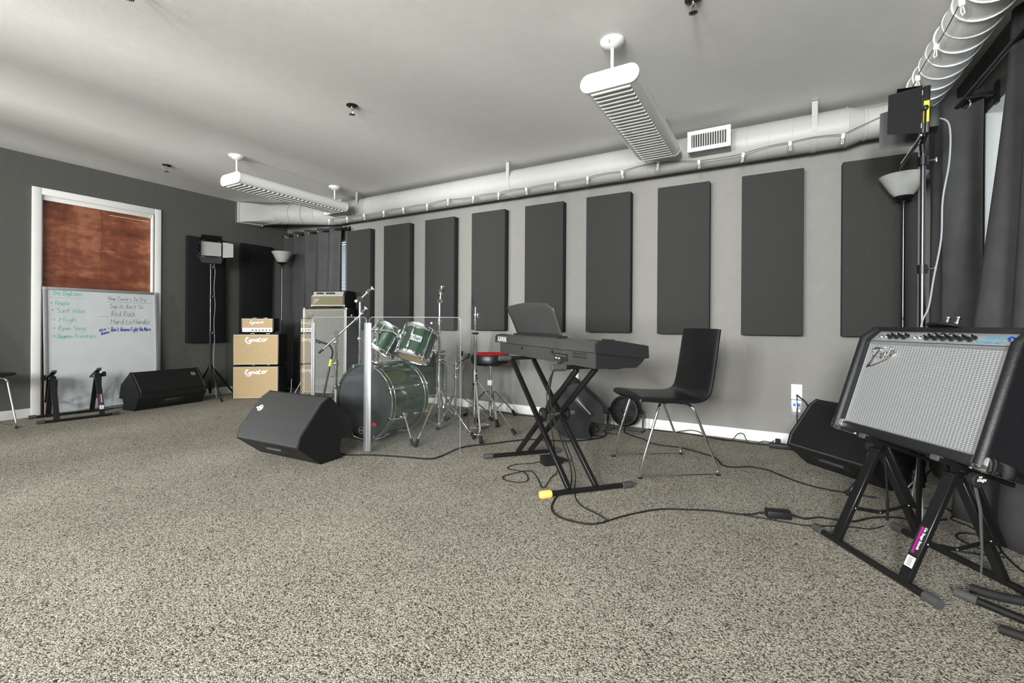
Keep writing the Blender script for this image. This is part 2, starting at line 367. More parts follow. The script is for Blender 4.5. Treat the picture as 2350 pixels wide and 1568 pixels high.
# single-stroke hand lettering: x 0-4, y 0-9, baseline 2
GLY = {
 'a': ['4536251423334344', '464332'], 'b': ['1912', '1426364543321213'], 'c': ['4536261524133242'], 'd': ['4536251423324344', '494342'],
 'e': ['144445362615142332 42'], 'f': ['4838281712', '0636'], 'g': ['4536251423334344', '4641301000'], 'h': ['1912', '142636454342'], 'i': ['2622', '2828'],
 'k': ['1912', '361442'], 'l': ['191342 32'.replace(' ', '')], 'm': ['0602', '0415261622', '242536464542'], 'n': ['1612', '142536454342'],
 'o': ['26151323324345362 6'.replace(' ', '')], 'p': ['1610', '142536454332 12'.replace(' ', '')], 'r': ['1612', '14253646'], 's': ['4636261524344332 12'.replace(' ', '')],
 't': ['281322 42'.replace(' ', ''), '0636'], 'u': ['16132232434 6'.replace(' ', ''), '4642'], 'v': ['162246'], 'w': ['0612263246'], 'y': ['162346', '46321000'],
 'A': ['022942', '1434'], 'C': ['4839291815133242'], 'D': ['1912', '193948434 232 12'.replace(' ', '')], 'E': ['4839192817263616142332 43'.replace(' ', '')], 'F': ['1912', '1949', '1636'],
 'H': ['0902', '4942', '0646'], 'I': ['2922'], 'M': ['02092449 42'.replace(' ', '')], 'N': ['02094249'], 'P': ['1912', '19394847361 6'.replace(' ', '')],
 'R': ['1912', '19394847361642'], 'S': ['483919171635444332 12'.replace(' ', '')], 'T': ['0949', '2922'], 'V': ['092249'], 'W': ['0912263249'],
 '*': ['1735', '1537', '2624'], "'": ['2928'], '-': ['1535'], '.': ['2222'], ' ': []}
def hand(mb, s, o, u, v, nrm, x0, y0, width, height, wd, shear=0.0, jit=0.0, gap=0.85, slant=0.0):
    """write s with strokes from x0,y0 (baseline) within the width"""
    adv = sum(3.1 if c == ' ' else (3.6 if c in "il'." else 5.0)*gap for c in s); kx = width/adv; ky = height/7.0; x = 0.0
    for c in s:
        for st in GLY.get(c, []):
            st = st.replace(' ', ''); pts = [(int(st[i]), int(st[i+1])-2) for i in range(0, len(st)-1, 2)]
            pts = [(x+a+shear*b*ky/kx, b) for a, b in pts]
            if len(pts) == 1 or (len(pts) == 2 and pts[0] == pts[1]): pts = [pts[0], (pts[0][0]+0.5, pts[0][1])]
            q = [Vector((a, b, 0)) for a, b in pts]; q = smooth(q, 4) if len(q) > 2 else q
            dx, dy = random.uniform(-jit, jit), random.uniform(-jit, jit)
            mb.ribbon([(x0+(p.x+dx)*kx, y0+(p.y+dy)*ky+slant*(p.x*kx)) for p in q], wd, o, u, v, nrm)
        x += 3.1 if c == ' ' else (3.6 if c in "il'." else 5.0)*gap
    return mb
# ================================================================== the room
ZC, YB, XA, XC, YF = 2.465, 4.06, -6.05, 1.03, -3.2
struct('floor', MB().b2((-6.3, -3.45, -0.06), (1.5, 4.4, 0.0)), 'carpet', label='speckled grey and beige carpet')
struct('ceiling', MB().b2((-6.3, -3.45, ZC), (1.5, 4.4, ZC+0.1)), 'paint_ceiling', label='smooth pale grey ceiling')
def wall_x(name, x0, x1, y0, y1, holes, mat, label):
    """wall running along y, between x0 and x1, with window or door holes (ya, yb, za, zb)"""
    mb = MB(); y = y0
    for ya, yb, za, zb in sorted(holes):
        mb.b2((x0, y, 0), (x1, ya, ZC)); y = yb
        if za > 0: mb.b2((x0, ya, 0), (x1, yb, za))
        mb.b2((x0, ya, zb), (x1, yb, ZC))
    mb.b2((x0, y, 0), (x1, y1, ZC)); return struct(name, mb, mat, label=label)
def wall_y(name, y0, y1, x0, x1, holes, mat, label):
    mb = MB(); x = x0
    for xa, xb, za, zb in sorted(holes):
        mb.b2((x, y0, 0), (xa, y1, ZC)); x = xb
        if za > 0: mb.b2((xa, y0, 0), (xb, y1, za))
        mb.b2((xa, y0, zb), (xb, y1, ZC))
    mb.b2((x, y0, 0), (x1, y1, ZC)); return struct(name, mb, mat, label=label)
wall_x('wall_left', XA-0.16, XA, -3.4, YB, [(1.53, 2.44, 0, 2.11)], 'paint_dark', 'charcoal painted wall with the framed doorway')
wall_y('wall_back', YB, YB+0.18, XA-0.16, XC+0.2, [(-5.85, -4.83, 0.45, 2.0)], 'paint_grey', 'warm grey wall hung with acoustic panels')
wall_x('wall_right', XC, XC+0.24, -3.4, YB, [(1.5, 3.60, 1.05, 2.12)], 'paint_dark', 'charcoal wall with the curtained window')
wall_y('wall_front', YF-0.2, YF, XA, XC, [(cx-ww/2, cx+ww/2, 1.15, 2.30) for cx, ww in REAR_WIN_SLITS], 'paint_grey', 'grey wall with windows and added light slits behind the camera')
bh, bt = 0.085, 0.014
struct('baseboard_left', MB().b2((XA, -3.2, 0), (XA+bt, 1.466, bh), 0.002).b2((XA, 2.505, 0), (XA+bt, YB, bh), 0.002), 'paint_white', label='white baseboard along the charcoal wall')
struct('baseboard_back', MB().b2((XA+bt, YB-bt, 0), (XC, YB, bh), 0.002), 'paint_white', label='white baseboard along the grey panel wall')
struct('baseboard_right', MB().b2((XC-bt, -3.2, 0), (XC, YB-bt, bh), 0.002), 'paint_white', label='white baseboard under the right window')
struct('baseboard_front', MB().b2((XA+bt, YF, 0), (XC-bt, YF+bt, bh), 0.002), 'paint_white', label='white baseboard behind the camera')
# doorway: casing, sliding track strip, two stained plywood leaves
d = bpy.data.objects.new('door_1', None); COL.objects.link(d); d.location = (XA, 1.98, 0); tagit(d, 'stained plywood sliding door in a white casing behind the whiteboard', None, None, 'structure')
cw = 0.064
part('casing', MB().b2((XA-0.01, 1.466, 0), (XA+0.018, 1.466+cw, 2.17), 0.003).b2((XA-0.01, 2.505-cw, 0), (XA+0.018, 2.505, 2.17), 0.003).b2((XA-0.01, 1.466+cw, 2.17-cw), (XA+0.018, 2.505-cw, 2.17), 0.003), 'paint_white', d, True)
part('jamb', MB().b2((XA-0.15, 1.53, 0), (XA-0.002, 1.542, 2.105)).b2((XA-0.15, 2.428, 0), (XA-0.002, 2.44, 2.105)).b2((XA-0.15, 1.542, 2.10), (XA-0.002, 2.428, 2.11)), 'paint_white', d, True)
part('track_cover', MB().b2((XA-0.035, 1.545, 2.062), (XA-0.012, 2.425, 2.10), 0.002), 'paint_white', d, True)
part('door_panel', MB().b2((XA-0.075, 1.543, 0.004), (XA-0.045, 1.995, 2.095)), 'door_wood', d, True)
part('door_panel', MB().b2((XA-0.077, 1.9955, 0.004), (XA-0.047, 2.427, 2.095)), 'door_wood', d, True)
part('scratch', MB().b2((XA-0.0472, 2.06, 2.023), (XA-0.0465, 2.41, 2.028)).b2((XA-0.0472, 1.90, 1.64), (XA-0.0465, 2.10, 1.642)), 'cream_piping', d, True)
# windows
def window(n, axis, a0, a1, z0, z1, depth, label, mull=1):
    """frame, mullions and pane in an opening; depth = coordinate of the glass plane"""
    g = bpy.data.objects.new('window_%d' % n, None); COL.objects.link(g); tagit(g, label, None, None, 'structure')
    P = (lambda a, dd, z: (depth+dd, a, z)) if axis == 'y' else (lambda a, dd, z: (a, depth+dd, z))
    t = min(0.045, (a1-a0)*.08); mb = MB()
    mb.b2(P(a0, -.02, z0), P(a0+t, .02, z1)); mb.b2(P(a1-t, -.02, z0), P(a1, .02, z1)); mb.b2(P(a0+t, -.02, z0), P(a1-t, .02, z0+t)); mb.b2(P(a0+t, -.02, z1-t), P(a1-t, .02, z1))
    part('window_frame', mb, 'paint_white', g)
    for k in range(mull):
        c = a0+(a1-a0)*(k+1)/(mull+1); part('mullion', MB().b2(P(c-.018, -.015, z0+t), P(c+.018, .015, z1-t)), 'paint_white', g)
    ed = [a0+t]+[a0+(a1-a0)*(k+1)/(mull+1) for k in range(mull)]+[a1-t]
    for k in range(len(ed)-1): part('pane', MB().b2(P(ed[k]+min(.018, t), -.003, z0+t), P(ed[k+1]-min(.018, t), .003, z1-t)), 'window_glass', g)
    return g
window(1, 'x', -5.85, -4.83, 0.45, 2.0, YB+0.13, 'corner window behind the grey grommet curtain')
window(2, 'y', 1.5, 3.60, 1.05, 2.12, XC+0.19, 'tall window behind the right hand curtains', 2)
for i, (cx, ww) in enumerate(REAR_WIN_SLITS): window(3+i, 'x', cx-ww/2, cx+ww/2, 1.15, 2.30, YF-0.06, 'window or added light slit %d behind the camera' % (i+1), 1 if ww > .3 else 0)
struct('trim_1', MB().b2((XC-0.02, 1.44, 1.03), (XC+0.2, 3.62, 1.052), 0.003), 'paint_white', label='white sill of the right window')
struct('trim_2', MB().b2((XC+0.004, 3.596, 1.052), (XC+0.17, 3.6, 2.118)).b2((XC+0.004, 1.5, 2.116), (XC+0.17, 3.596, 2.12)), 'paint_white', label='white reveal of the right window')
bl = thing('window_blind', 'pale venetian blind glinting beside the corner curtain edge', 'blind', (-5.27, YB+0.04, 0.46))
part('head_rail', MB().b2((-5.84, YB+0.02, 1.965), (-4.835, YB+0.06, 1.995)), 'white_plastic', bl, True)
mb = MB()
for i in range(46): mb.box((-5.34, YB+0.04, 0.50+i*0.0315), (1.0, 0.026, 0.002), Matrix.Rotation(R(32), 3, 'X'))
part('slats', mb, 'white_plastic', bl, True, kind='stuff')

# ------------------------------------------------------------------ acoustic panels
def panel(lo, hi, label, grp, mat='panel'):
    mb = MB().box(((lo[0]+hi[0])/2, (lo[1]+hi[1])/2, (lo[2]+hi[2])/2), (hi[0]-lo[0], hi[1]-lo[1], hi[2]-lo[2]), None, 0.006, 2)
    return solo('acoustic_panel', label, 'panel', mb, mat, group=grp)
ords = ['first', 'second', 'third', 'fourth', 'fifth', 'sixth', 'seventh', 'eighth']
for i in range(9):
    x0 = -4.705+i*0.6395; dz = [0, .002, .002, .006, .003, .006, 0, 0, 0][i]
    lab = ('charcoal acoustic panel behind the right floor lamp, last along the grey wall' if i == 8 else
           '%s charcoal acoustic panel counting from the corner curtain on the grey wall' % ords[i])
    panel((x0, YB-0.086, 0.830+dz), (x0+0.410, YB-0.012, 2.066+dz), lab, 'acoustic panels on the grey wall')
panel((XA+0.004, 2.755, 0.655), (XA+0.066, 3.185, 1.925), 'black acoustic panel on the charcoal wall behind the left light stand', 'acoustic panels on the charcoal wall', 'panel_black')
panel((XA+0.004, 3.385, 0.655), (XA+0.066, 3.80, 1.935), 'black acoustic panel on the charcoal wall behind the tan amplifier stack', 'acoustic panels on the charcoal wall', 'panel_black')

# ------------------------------------------------------------------ ceiling lights
def ceiling_light(cx, y0, y1, label):
    t = thing('ceiling_light', label, 'ceiling light', (cx, (y0+y1)/2, ZC), 0, 'louvred ceiling lights')
    zb, zt, hw = 2.183, 2.283, 0.112; rc = (zt-zb)/2; zc = (zb+zt)/2
    # shell: two rounded flanks and a top, open below
    outer = [(-hw, zb)]+[(-hw-rc*math.sin(a), zc-rc*math.cos(a)) for a in [PI*k/10 for k in range(1, 10)]]+[(-hw, zt), (hw, zt)]
    outer += [(hw+rc*math.sin(a), zc+rc*math.cos(a)) for a in [PI*k/10 for k in range(1, 10)]]+[(hw, zb)]
    inner = [(hw-0.004, zb), (hw-0.004, zb+0.012), (hw+0.02, zc), (hw-0.004, zt-0.008), (-hw+0.004, zt-0.008), (-hw-0.02, zc), (-hw+0.004, zb+0.012), (-hw+0.004, zb)]
    part('housing', MB().prism(outer+inner, (cx, y0+0.012, 0), (1, 0, 0), (0, 0, 1), (0, y1-y0-0.024, 0)), 'white_gloss', t, True)
    cap = [(-hw, zb)]+[(-hw-rc*math.sin(a), zc-rc*math.cos(a)) for a in [PI*k/12 for k in range(1, 12)]]+[(-hw, zt), (hw, zt)]+[(hw+rc*math.sin(a), zc+rc*math.cos(a)) for a in [PI*k/12 for k in range(1, 12)]]+[(hw, zb)]
    for ya in (y0, y1-0.012):
        part('end_cap', MB().prism([(a*1.01, (b-zc)*1.03+zc) for a, b in cap], (cx, ya, 0), (1, 0, 0), (0, 0, 1), (0, 0.012, 0)), 'white_gloss', t, True)
    part('gap_shade_plate', MB().b2((cx-hw+.002, y0+.014, zb+.030), (cx+hw-.002, y1-.014, zb+.034)), 'grey_plastic', t, True)  # grey plate stands in for the shade between the louvers
    n = 26; lm = None
    for k in range(n):
        y = y0+0.035+(y1-y0-0.07)*k/(n-1)
        if lm is None:
            lm = MB().box((0, 0, 0), (2*hw-0.004, 0.019, 0.018), None, 0.004, 1).mesh('louver', 'white_gloss')
        again('louver', lm, t, (0, y-(y0+y1)/2, zb+0.001-ZC))
    for y in (y0+0.06, y1-0.06):
        part('stem', MB().cyl((cx, y, zt-.002), (cx, y, ZC-.02), 0.009, 12), 'white_gloss', t, True)
        cp = part('canopy', MB().lathe([(.066, 0), (.066, -.006), (.060, -.018), (.040, -.032), (.014, -.040)], (cx, y, ZC), n=28), 'white_gloss', t, True)
        part('canopy_seam', MB().b2((cx-.001, y-.062, ZC-.032), (cx+.001, y-.014, ZC-.016)), 'grey_plastic', cp, True)
    return t
ceiling_light(-0.785, 2.395, 3.615, 'white louvred ceiling light hanging above the keyboard')
ceiling_light(-4.385, 2.365, 3.585, 'white louvred ceiling light hanging near the charcoal wall')

# ------------------------------------------------------------------ sprinklers
def sprinkler(x, y, label, big=1.0):
    t = thing('fire_sprinkler', label, 'sprinkler', (x, y, ZC), 0, 'ceiling sprinklers')
    part('escutcheon', MB().lathe([(.040, 0), (.040, -.004), (.030, -.010), (.014, -.014)], n=24), 'gunmetal', t)
    part('body', MB().lathe([(.010, -.012), (.010, -.030), (.006, -.034)], n=12), 'nickel', t)
    part('yoke', MB().tube(fillet([(.009, 0, -.028), (.014, 0, -.045), (.003, 0, -.062)], .008), .0025, 6).tube(fillet([(-.009, 0, -.028), (-.014, 0, -.045), (-.003, 0, -.062)], .008), .0025, 6), 'nickel', t)
    mb = MB().lathe([(.006, -.060), (.012, -.062), (.012, -.065), (.004, -.066)], n=12)
    for k in range(14):
        a = 2*PI*k/14; mb.bar((.008*math.cos(a), .008*math.sin(a), -.063), (.021*math.cos(a), .021*math.sin(a), -.066), .0045, .0015)
    part('deflector', mb, 'gunmetal', t)
sprinkler(-5.257, 2.226, 'small ceiling sprinkler nearest the door casing')
sprinkler(-2.639, 2.266, 'small ceiling sprinkler in the middle of the ceiling')
sprinkler(-0.347, 2.327, 'ceiling sprinkler cut by the top edge, right of centre')
sprinkler(-2.604, 0.946, 'ceiling sprinkler barely showing at the top left edge')

# ------------------------------------------------------------------ main duct on the panel wall
DY, DZ, DR = 3.922, 2.288, 0.130
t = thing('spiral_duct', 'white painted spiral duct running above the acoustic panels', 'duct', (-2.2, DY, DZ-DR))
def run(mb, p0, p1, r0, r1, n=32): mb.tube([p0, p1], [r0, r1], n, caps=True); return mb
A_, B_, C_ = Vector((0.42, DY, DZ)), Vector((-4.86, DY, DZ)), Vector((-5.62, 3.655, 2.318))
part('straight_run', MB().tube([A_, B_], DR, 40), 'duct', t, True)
mb = MB()
x = 0.30
while x > -4.8:
    n_ = 30; mb.tube([Vector((x-0.10*j/n_, DY+math.cos(2*PI*j/n_)*(DR), DZ+math.sin(2*PI*j/n_)*(DR))) for j in range(n_+1)], 0.0016, 5); x -= 0.145
part('spiral_seam', mb, 'duct', t, True)
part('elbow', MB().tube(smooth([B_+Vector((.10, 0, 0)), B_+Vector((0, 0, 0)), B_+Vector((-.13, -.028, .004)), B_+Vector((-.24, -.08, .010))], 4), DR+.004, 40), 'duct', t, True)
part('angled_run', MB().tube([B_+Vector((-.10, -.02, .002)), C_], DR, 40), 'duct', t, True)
mb = MB()
for k in range(4):
    p = B_.lerp(C_, 0.30+k*0.22); mb.ring(p, C_-B_, DR, 0.0022, 36, 5)
part('angled_seams', mb, 'duct', t, True)
# square to round transition into the charcoal wall
ax = Vector((-1, -0.35, 0.03)).normalized(); sd = Vector((ax.y, -ax.x, 0)).normalized()
E_ = Vector((XA+0.05, 3.505, 2.330)); vs = []; fs = []; n = 32
for i, (c, k) in enumerate(((C_.lerp(B_, .16), 0), (C_, .0), (C_.lerp(E_, .55), .72), (E_, 1))):
    for j in range(n):
        a = 2*PI*j/n; ca, sa = math.cos(a), math.sin(a); q = max(abs(ca), abs(sa))
        rx, rz_ = ca*(DR+.003)*(1-k)+ca/q*0.148*k, sa*(DR+.003)*(1-k)+sa/q*0.124*k
        vs.append(c+Vector((0, 1, 0))*rx*1.0+Vector((0, 0, 1))*rz_ if k == 1 else c+Vector((.33*(1-k), .94+.06*k, 0))*rx+Vector((0, 0, 1))*rz_)
for i in range(3):
    for j in range(n): fs.append([i*n+j, i*n+(j+1) % n, (i+1)*n+(j+1) % n, (i+1)*n+j])
part('square_transition', MB().add(vs, fs), 'duct', t, True, angle=30)
part('wall_collar', MB().b2((XA, 3.345, 2.195), (XA+0.055, 3.665, 2.462), 0.004), 'duct', t, True)
part('wall_flange', MB().b2((XA, 3.325, 2.180), (XA+0.012, 3.685, 2.463), 0.002), 'paint_dark', t, True)
part('damper_rod', MB().tube([(XA+.06, 3.40, 2.20), (-5.62, 3.43, 2.135), (-5.615, 3.43, 2.110)], 0.004, 6).tube([(-5.62, 3.43, 2.135), (-5.52, 3.62, 2.20)], 0.003, 6), 'duct', t, True)
part('reducer', MB().lathe([(DR+.004, 0), (DR+.004, .012), (DR, .014), (.104, .100), (.108, .102), (.108, .116), (.104, .118)], (0.415, DY, DZ), (1, 0, 0), 40), 'duct', t, True)
part('end_run', MB().tube([(0.52, DY, DZ), (0.66, DY, DZ)], 0.104, 36), 'duct', t, True)
part('end_elbow', MB().tube(smooth([(0.62, DY, DZ), (0.70, DY-.006, DZ), (0.765, DY-.045, DZ+.01), (0.785, DY-.12, DZ+.02)], 5), 0.107, 36), 'duct', t, True)
for xs in (0.232, -2.24, -4.325):
    st = [(0, DY-DR-.004, ZC), (0, DY-DR-.004, DZ+.01)]+[(0, DY-(DR+.003)*math.cos(a), DZ-(DR+.003)*math.sin(a)) for a in [PI*k/14 for k in range(1, 10)]]
    mb = MB()
    for k in range(len(st)-1): mb.bar(Vector(st[k])+Vector((xs, 0, 0)), Vector(st[k+1])+Vector((xs, 0, 0)), 0.034, 0.003, (0, -1, 0.3) if k else (0, -1, 0))
    mb.b2((xs-.017, DY-DR-.03, ZC-.003), (xs+.017, DY-DR, ZC)); part('hanger_strap', mb, 'duct', t, True)
mb = MB()
for xx, zz in ((.50, -.118), (.60, -.10), (-.9, .05), (-5.45, -.10), (-5.3, -.11)):
    mb.ball((xx, DY-.06 if xx > 0 else 3.66, DZ+zz), .005, 8, 5)
part('screw', mb, 'chrome_satin', t, True)
def vent(x0, x1, label, tilt=0.0):
    g = thing('air_vent', label, 'vent', ((x0+x1)/2, 3.74, 2.30), 0, 'supply vents on the spiral duct')
    cx = (x0+x1)/2; z0, z1 = 2.208, 2.363; yf = 3.655
    part('boot', MB().b2((x0+.008, yf+.012, z0+.008), (x1-.008, DY-.06, z1-.008)), 'duct', g, True)
    fr = MB(); b = .030
    fr.b2((x0, yf, z0), (x0+b, yf+.014, z1), .002).b2((x1-b, yf, z0), (x1, yf+.014, z1), .002).b2((x0+b, yf, z0), (x1-b, yf+.014, z0+b), .002).b2((x0+b, yf, z1-b), (x1-b, yf+.014, z1), .002)
    part('frame', fr, 'white_gloss', g, True)
    part('throat_shade', MB().b2((x0+b, yf+.011, z0+b), (x1-b, yf+.0135, z1-b)), 'ink_black', g, True)  # black sheet in place of the shade inside the vent opening
    sm = MB().box((0, 0, 0), (.0045, .008, z1-z0-2*b), Matrix.Rotation(R(0), 3, 'Z')).mesh('slat', 'white_gloss')
    n = int((x1-x0-2*b)/.0165)
    for k in range(n): again('slat', sm, g, (x0+b+.010+k*.0165-cx, yf-3.74+.002, (z0+z1)/2-2.30))
    part('lever', MB().b2((x0+b-.012, yf-.006, 2.30), (x0+b-.002, yf, 2.306)), 'white_gloss', g, True)
vent(-0.582, -0.284, 'white register vent on the duct beside the keyboard light')
vent(-4.735, -4.44, 'white register vent half hidden behind the far ceiling light')

# ------------------------------------------------------------------ flexible duct along the right wall
FX, FZ, FR = 0.785, 2.338, 0.102
t = thing('flexible_duct', 'pale flexible duct with spiral wire above the right curtains', 'duct', (FX, 2.0, FZ-FR))
fp = [Vector((FX+random.uniform(-.004, .004), 3.80-k*0.18, FZ+random.uniform(-.004, .004))) for k in range(28)]
part('fabric_sleeve', MB().tube(smooth(fp, 2), [FR-.004+.003*math.sin(i*1.3) for i in range(len(smooth(fp, 2)))], 36), 'flex', t, True)
mb = MB(); pts = []
for i in range(int(28*36)):
    a = 2*PI*i/28; y = 3.78-i/28*0.135
    if y < -1.2: break
    pts.append((FX+math.cos(a)*FR, y, FZ+math.sin(a)*FR))
part('spiral_wire', mb.tube(pts, .0042, 6), 'white_gloss', t, True)

# ------------------------------------------------------------------ string lights
def string_light(pts, label, seg, skip=()):
    t = thing('string_light', label, 'string lights', pts[0], 0, 'globe string lights'); o = Vector(pts[0])
    wire = []
    for i in range(len(pts)-1):
        a, b = Vector(pts[i]), Vector(pts[i+1])
        for j in range(6): k = j/6; wire.append(a.lerp(b, k)+Vector((0, 0, seg[i % len(seg)]*4*k*(1-k))))
    wire.append(Vector(pts[-1]))
    part('wire', MB().tube(wire, .0022, 6), 'grey_rubber', t, True)
    so = MB().lathe([(.004, .006), (.011, .004), (.0115, -.020), (.009, -.026)], n=12).mesh('socket', 'white_plastic')
    bu = MB().lathe([(.0085, -.022), (.012, -.030), (.022, -.042), (.0275, -.058), (.025, -.074), (.015, -.086), (.002, -.090)], n=16).mesh('bulb', 'bulb_glass')
    fi = MB().tube([(-.003, 0, -.026), (-.005, 0, -.050), (0, 0, -.064), (.007, 0, -.056), (.003, 0, -.026)], .0024, 5).mesh('filament', 'white_gloss')
    for i, p in enumerate(pts):
        if i in skip: continue
        q = Vector(p)-o; s_ = again('socket', so, t, q, (R(random.uniform(-9, 9)), R(random.uniform(-9, 9)), 0)); b = again('bulb', bu, s_); again('filament', fi, b)
    return t
bz = [2.158, 2.152, 2.152, 2.152, 2.152, 2.150, 2.170, 2.152, 2.148, 2.153, 2.158, 2.160, 2.163, 2.186, 2.148, 2.148, 2.175, 2.168]
bx = [-4.80, -4.484, -4.193, -3.876, -3.577, -3.234, -2.953, -2.634, -2.335, -2.033, -1.73, -1.424, -1.119, -0.823, -0.517, -0.209, 0.087, 0.394]
string_light([(x_, 3.785, z_+.028) for x_, z_ in zip(bx, bz)]+[(0.62, 3.80, 2.285)], 'string of clear globe bulbs along the white spiral duct', [.012, .004, -.004, .010], skip=(18,))
string_light([(0.672, 3.62-k*.34, 2.268+.008*(k % 2)) for k in range(9)], 'string of clear globe bulbs along the flexible duct', [-.01, .006])
# ------------------------------------------------------------------ curtains
def curtain(name, label, path, z0, z1, wave, rod, rings, group=None, mat='curtain', grommets=True, flare=0.0):
    """pleated cloth following path [(x,y)...]; wave: (amplitude, count); pleats normal to the path"""
    t = thing(name, label, 'curtain', (path[0][0], path[0][1], z0), 0, group)
    P = [Vector((a, b, 0)) for a, b in path]; N_ = 120; L = [0]
    for i in range(len(P)-1): L.append(L[-1]+(P[i+1]-P[i]).length)
    cols = []
    for j in range(N_+1):
        s_ = L[-1]*j/N_; i = max(k for k in range(len(P)-1) if L[k] <= s_+1e-9); tdir = (P[i+1]-P[i]).normalized()
        cols.append((P[i]+tdir*(s_-L[i]), Vector((tdir.y, -tdir.x, 0)), s_/L[-1]))
    zs = [z0+(z1-z0)*k/26 for k in range(27)]; vs = []; fs = []
    for k, z in enumerate(zs):
        h = (z-z0)/(z1-z0)
        for (p, nn, q) in cols:
            amp = wave[0]*(1.0-0.25*(1-h))+0.012*math.sin(7*q+2.5*(1-h))
            off = amp*math.sin(2*PI*wave[1]*q+wave[2]+0.35*math.sin(3*(1-h)))+0.006*math.sin(23*q+5*h)+flare*(1-h)**1.3*math.exp(-q*7)
            vs.append(p+nn*off+Vector((0, 0, z)))
    W = N_+1
    for k in range(len(zs)-1):
        for j in range(N_): fs.append([k*W+j, k*W+j+1, (k+1)*W+j+1, (k+1)*W+j])
    o = part('cloth', MB().add(vs, fs), mat, t, True, angle=80); sm = o.modifiers.new('thickness', 'SOLIDIFY'); sm.thickness = 0.003
    if grommets:
        for q in rings:
            j = int(q*N_); p, nn, _ = cols[j]; a, b = vs[(len(zs)-1)*W+max(j-2, 0)], vs[(len(zs)-1)*W+min(j+2, N_)]
            n2 = Vector(((b-a).y, -(b-a).x, 0)); c = (a+b)/2+Vector((0, 0, rod-z1))
            part('grommet', MB().ring(c, n2, .022, .0055, 20, 6), 'chrome', t, True)
    return t
cp_ = [(-5.96, 3.955), (-4.762, 3.955)]
curtain('corner_curtain', 'dark grey grommet curtain in the corner behind the amplifiers', cp_, 0.012, 2.145, (.044, 5.0, 0.4), 2.102, [.08, .265, .45, .63, .81])
t = thing('curtain_rod', 'black rod carrying the corner curtain', 'curtain rod', (-5.3, 3.93, 2.10))
part('pole', MB().cyl((-6.0, 3.955, 2.102), (-4.72, 3.955, 2.102), .0115, 12), 'black', t, True)
part('finial', MB().lathe([(.016, 0), (.020, .008), (.018, .03), (.008, .036)], (-4.72, 3.955, 2.102), (1, 0, 0), 14), 'black', t, True)
part('bracket', MB().b2((-4.755, 3.955, 2.09), (-4.742, YB, 2.112)).b2((-4.762, YB-.012, 1.99), (-4.734, YB, 2.15)), 'black', t, True)
curtain('window_curtain', 'grey grommet curtain hanging between the light stand and the window gap', [(0.985, 4.0), (0.86, 3.86), (0.835, 3.70), (0.855, 3.60), (0.995, 3.455)], 0.012, 2.215, (.007, 3.0, 1.2), 2.165, [.865])
curtain('window_curtain', 'grey curtain at the right edge behind the combo amplifier', [(0.950, 2.94), (0.930, 2.6), (0.945, 2.3), (0.945, 1.0), (0.945, -0.2)], 0.012, 2.32, (.034, 12.0, 0.2), 2.17, [.03, .1, .18, .26, .34, .43], flare=.20)
t = thing('curtain_rod', 'black rod carrying the curtains on the right wall', 'curtain rod', (0.9, 2.0, 2.17))
part('pole', MB().cyl((0.905, 3.60, 2.168), (0.935, -0.3, 2.168), .0125, 12), 'black', t, True)
part('bracket', MB().b2((0.90, 3.40, 2.150), (XC, 3.42, 2.168)).b2((XC-.012, 3.39, 2.10), (XC, 3.43, 2.22)), 'black', t, True)
# ================================================================== whiteboard leaning on the doorway
WT = math.asin(0.075/1.22); Wu, Wv, Wn = Vector((0, 1, 0)), Vector((-math.sin(WT), 0, math.cos(WT))), Vector((math.cos(WT), 0, math.sin(WT)))
t = thing('whiteboard', 'tall whiteboard with faded marker lists leaning against the door', 'whiteboard', (-5.935, 1.995, 0)); Wo = Vector((-5.93, 0, 0.008))
def wbox(y0, y1, v0, v1, n0, n1, bev=0.0):
    return MB().box(Wo+Wu*((y0+y1)/2)+Wv*((v0+v1)/2)+Wn*((n0+n1)/2), (n1-n0, y1-y0, v1-v0), Matrix((Wn, Wu, Wv)).transposed(), bev)
y0, y1, vh = 1.535, 2.457, 1.225
part('writing_surface', wbox(y0+.01, y1-.01, .01, vh-.01, -.018, -.004), 'board_white', t, True)
fw_ = .028
for a in ((y0, y0+fw_, .03, vh-.03), (y1-fw_, y1, .03, vh-.03), (y0+.03, y1-.03, 0, fw_), (y0+.03, y1-.03, vh-fw_, vh)): part('frame_rail', wbox(*a, -.02, .004, .003), 'aluminium', t, True)
for a in ((y0, 0), (y1-.032, 0), (y0, vh-.032), (y1-.032, vh-.032)): part('corner_cap', wbox(a[0]-.001, a[0]+.033, a[1]-.001, a[1]+.033, -.021, .006, .006), 'grey_plastic', t, True)
LET = [('marker_green', [("The Daylines", 1.594, 1.146, 1.817, .045), ("* People", 1.580, 1.052, 1.719, .042), ("* Surf Vibe", 1.584, .978, 1.830, .042), ("* High", 1.590, .884, 1.764, .052), ("* Ryan Song", 1.594, .807, 1.833, .042), ("* Daymen Freestyle", 1.596, .730, 1.912, .040)]),
       ('marker_grey', [("New Covers To Try", 2.022, 1.115, 2.352, .043), ("Say It Ain't So", 2.031, 1.034, 2.319, .043), ("Red Rock", 2.040, .948, 2.254, .056), ("Hard to Handle", 2.041, .867, 2.377, .056)]),
       ('marker_blue', [("Don't Wanna Fight No More", 2.037, .792, 2.387, .043), ("Ala -", 1.942, .788, 2.03, .026), ("Shakes", 1.955, .752, 2.024, .027)])]
for mat, rows in LET:
    for (s_, ya, z_, yb, h) in rows:
        mb = MB(); hand(mb, s_, Wo-Wn*.0035, Wu, Wv, Wn, ya, z_/math.cos(WT), yb-ya, h, .0055 if mat != 'marker_blue' else .0055, .12, .15, slant=(.35 if s_ in ('Ala -', 'Shakes') else 0))
        part('handwriting', mb, mat, t, True, recalc=False)
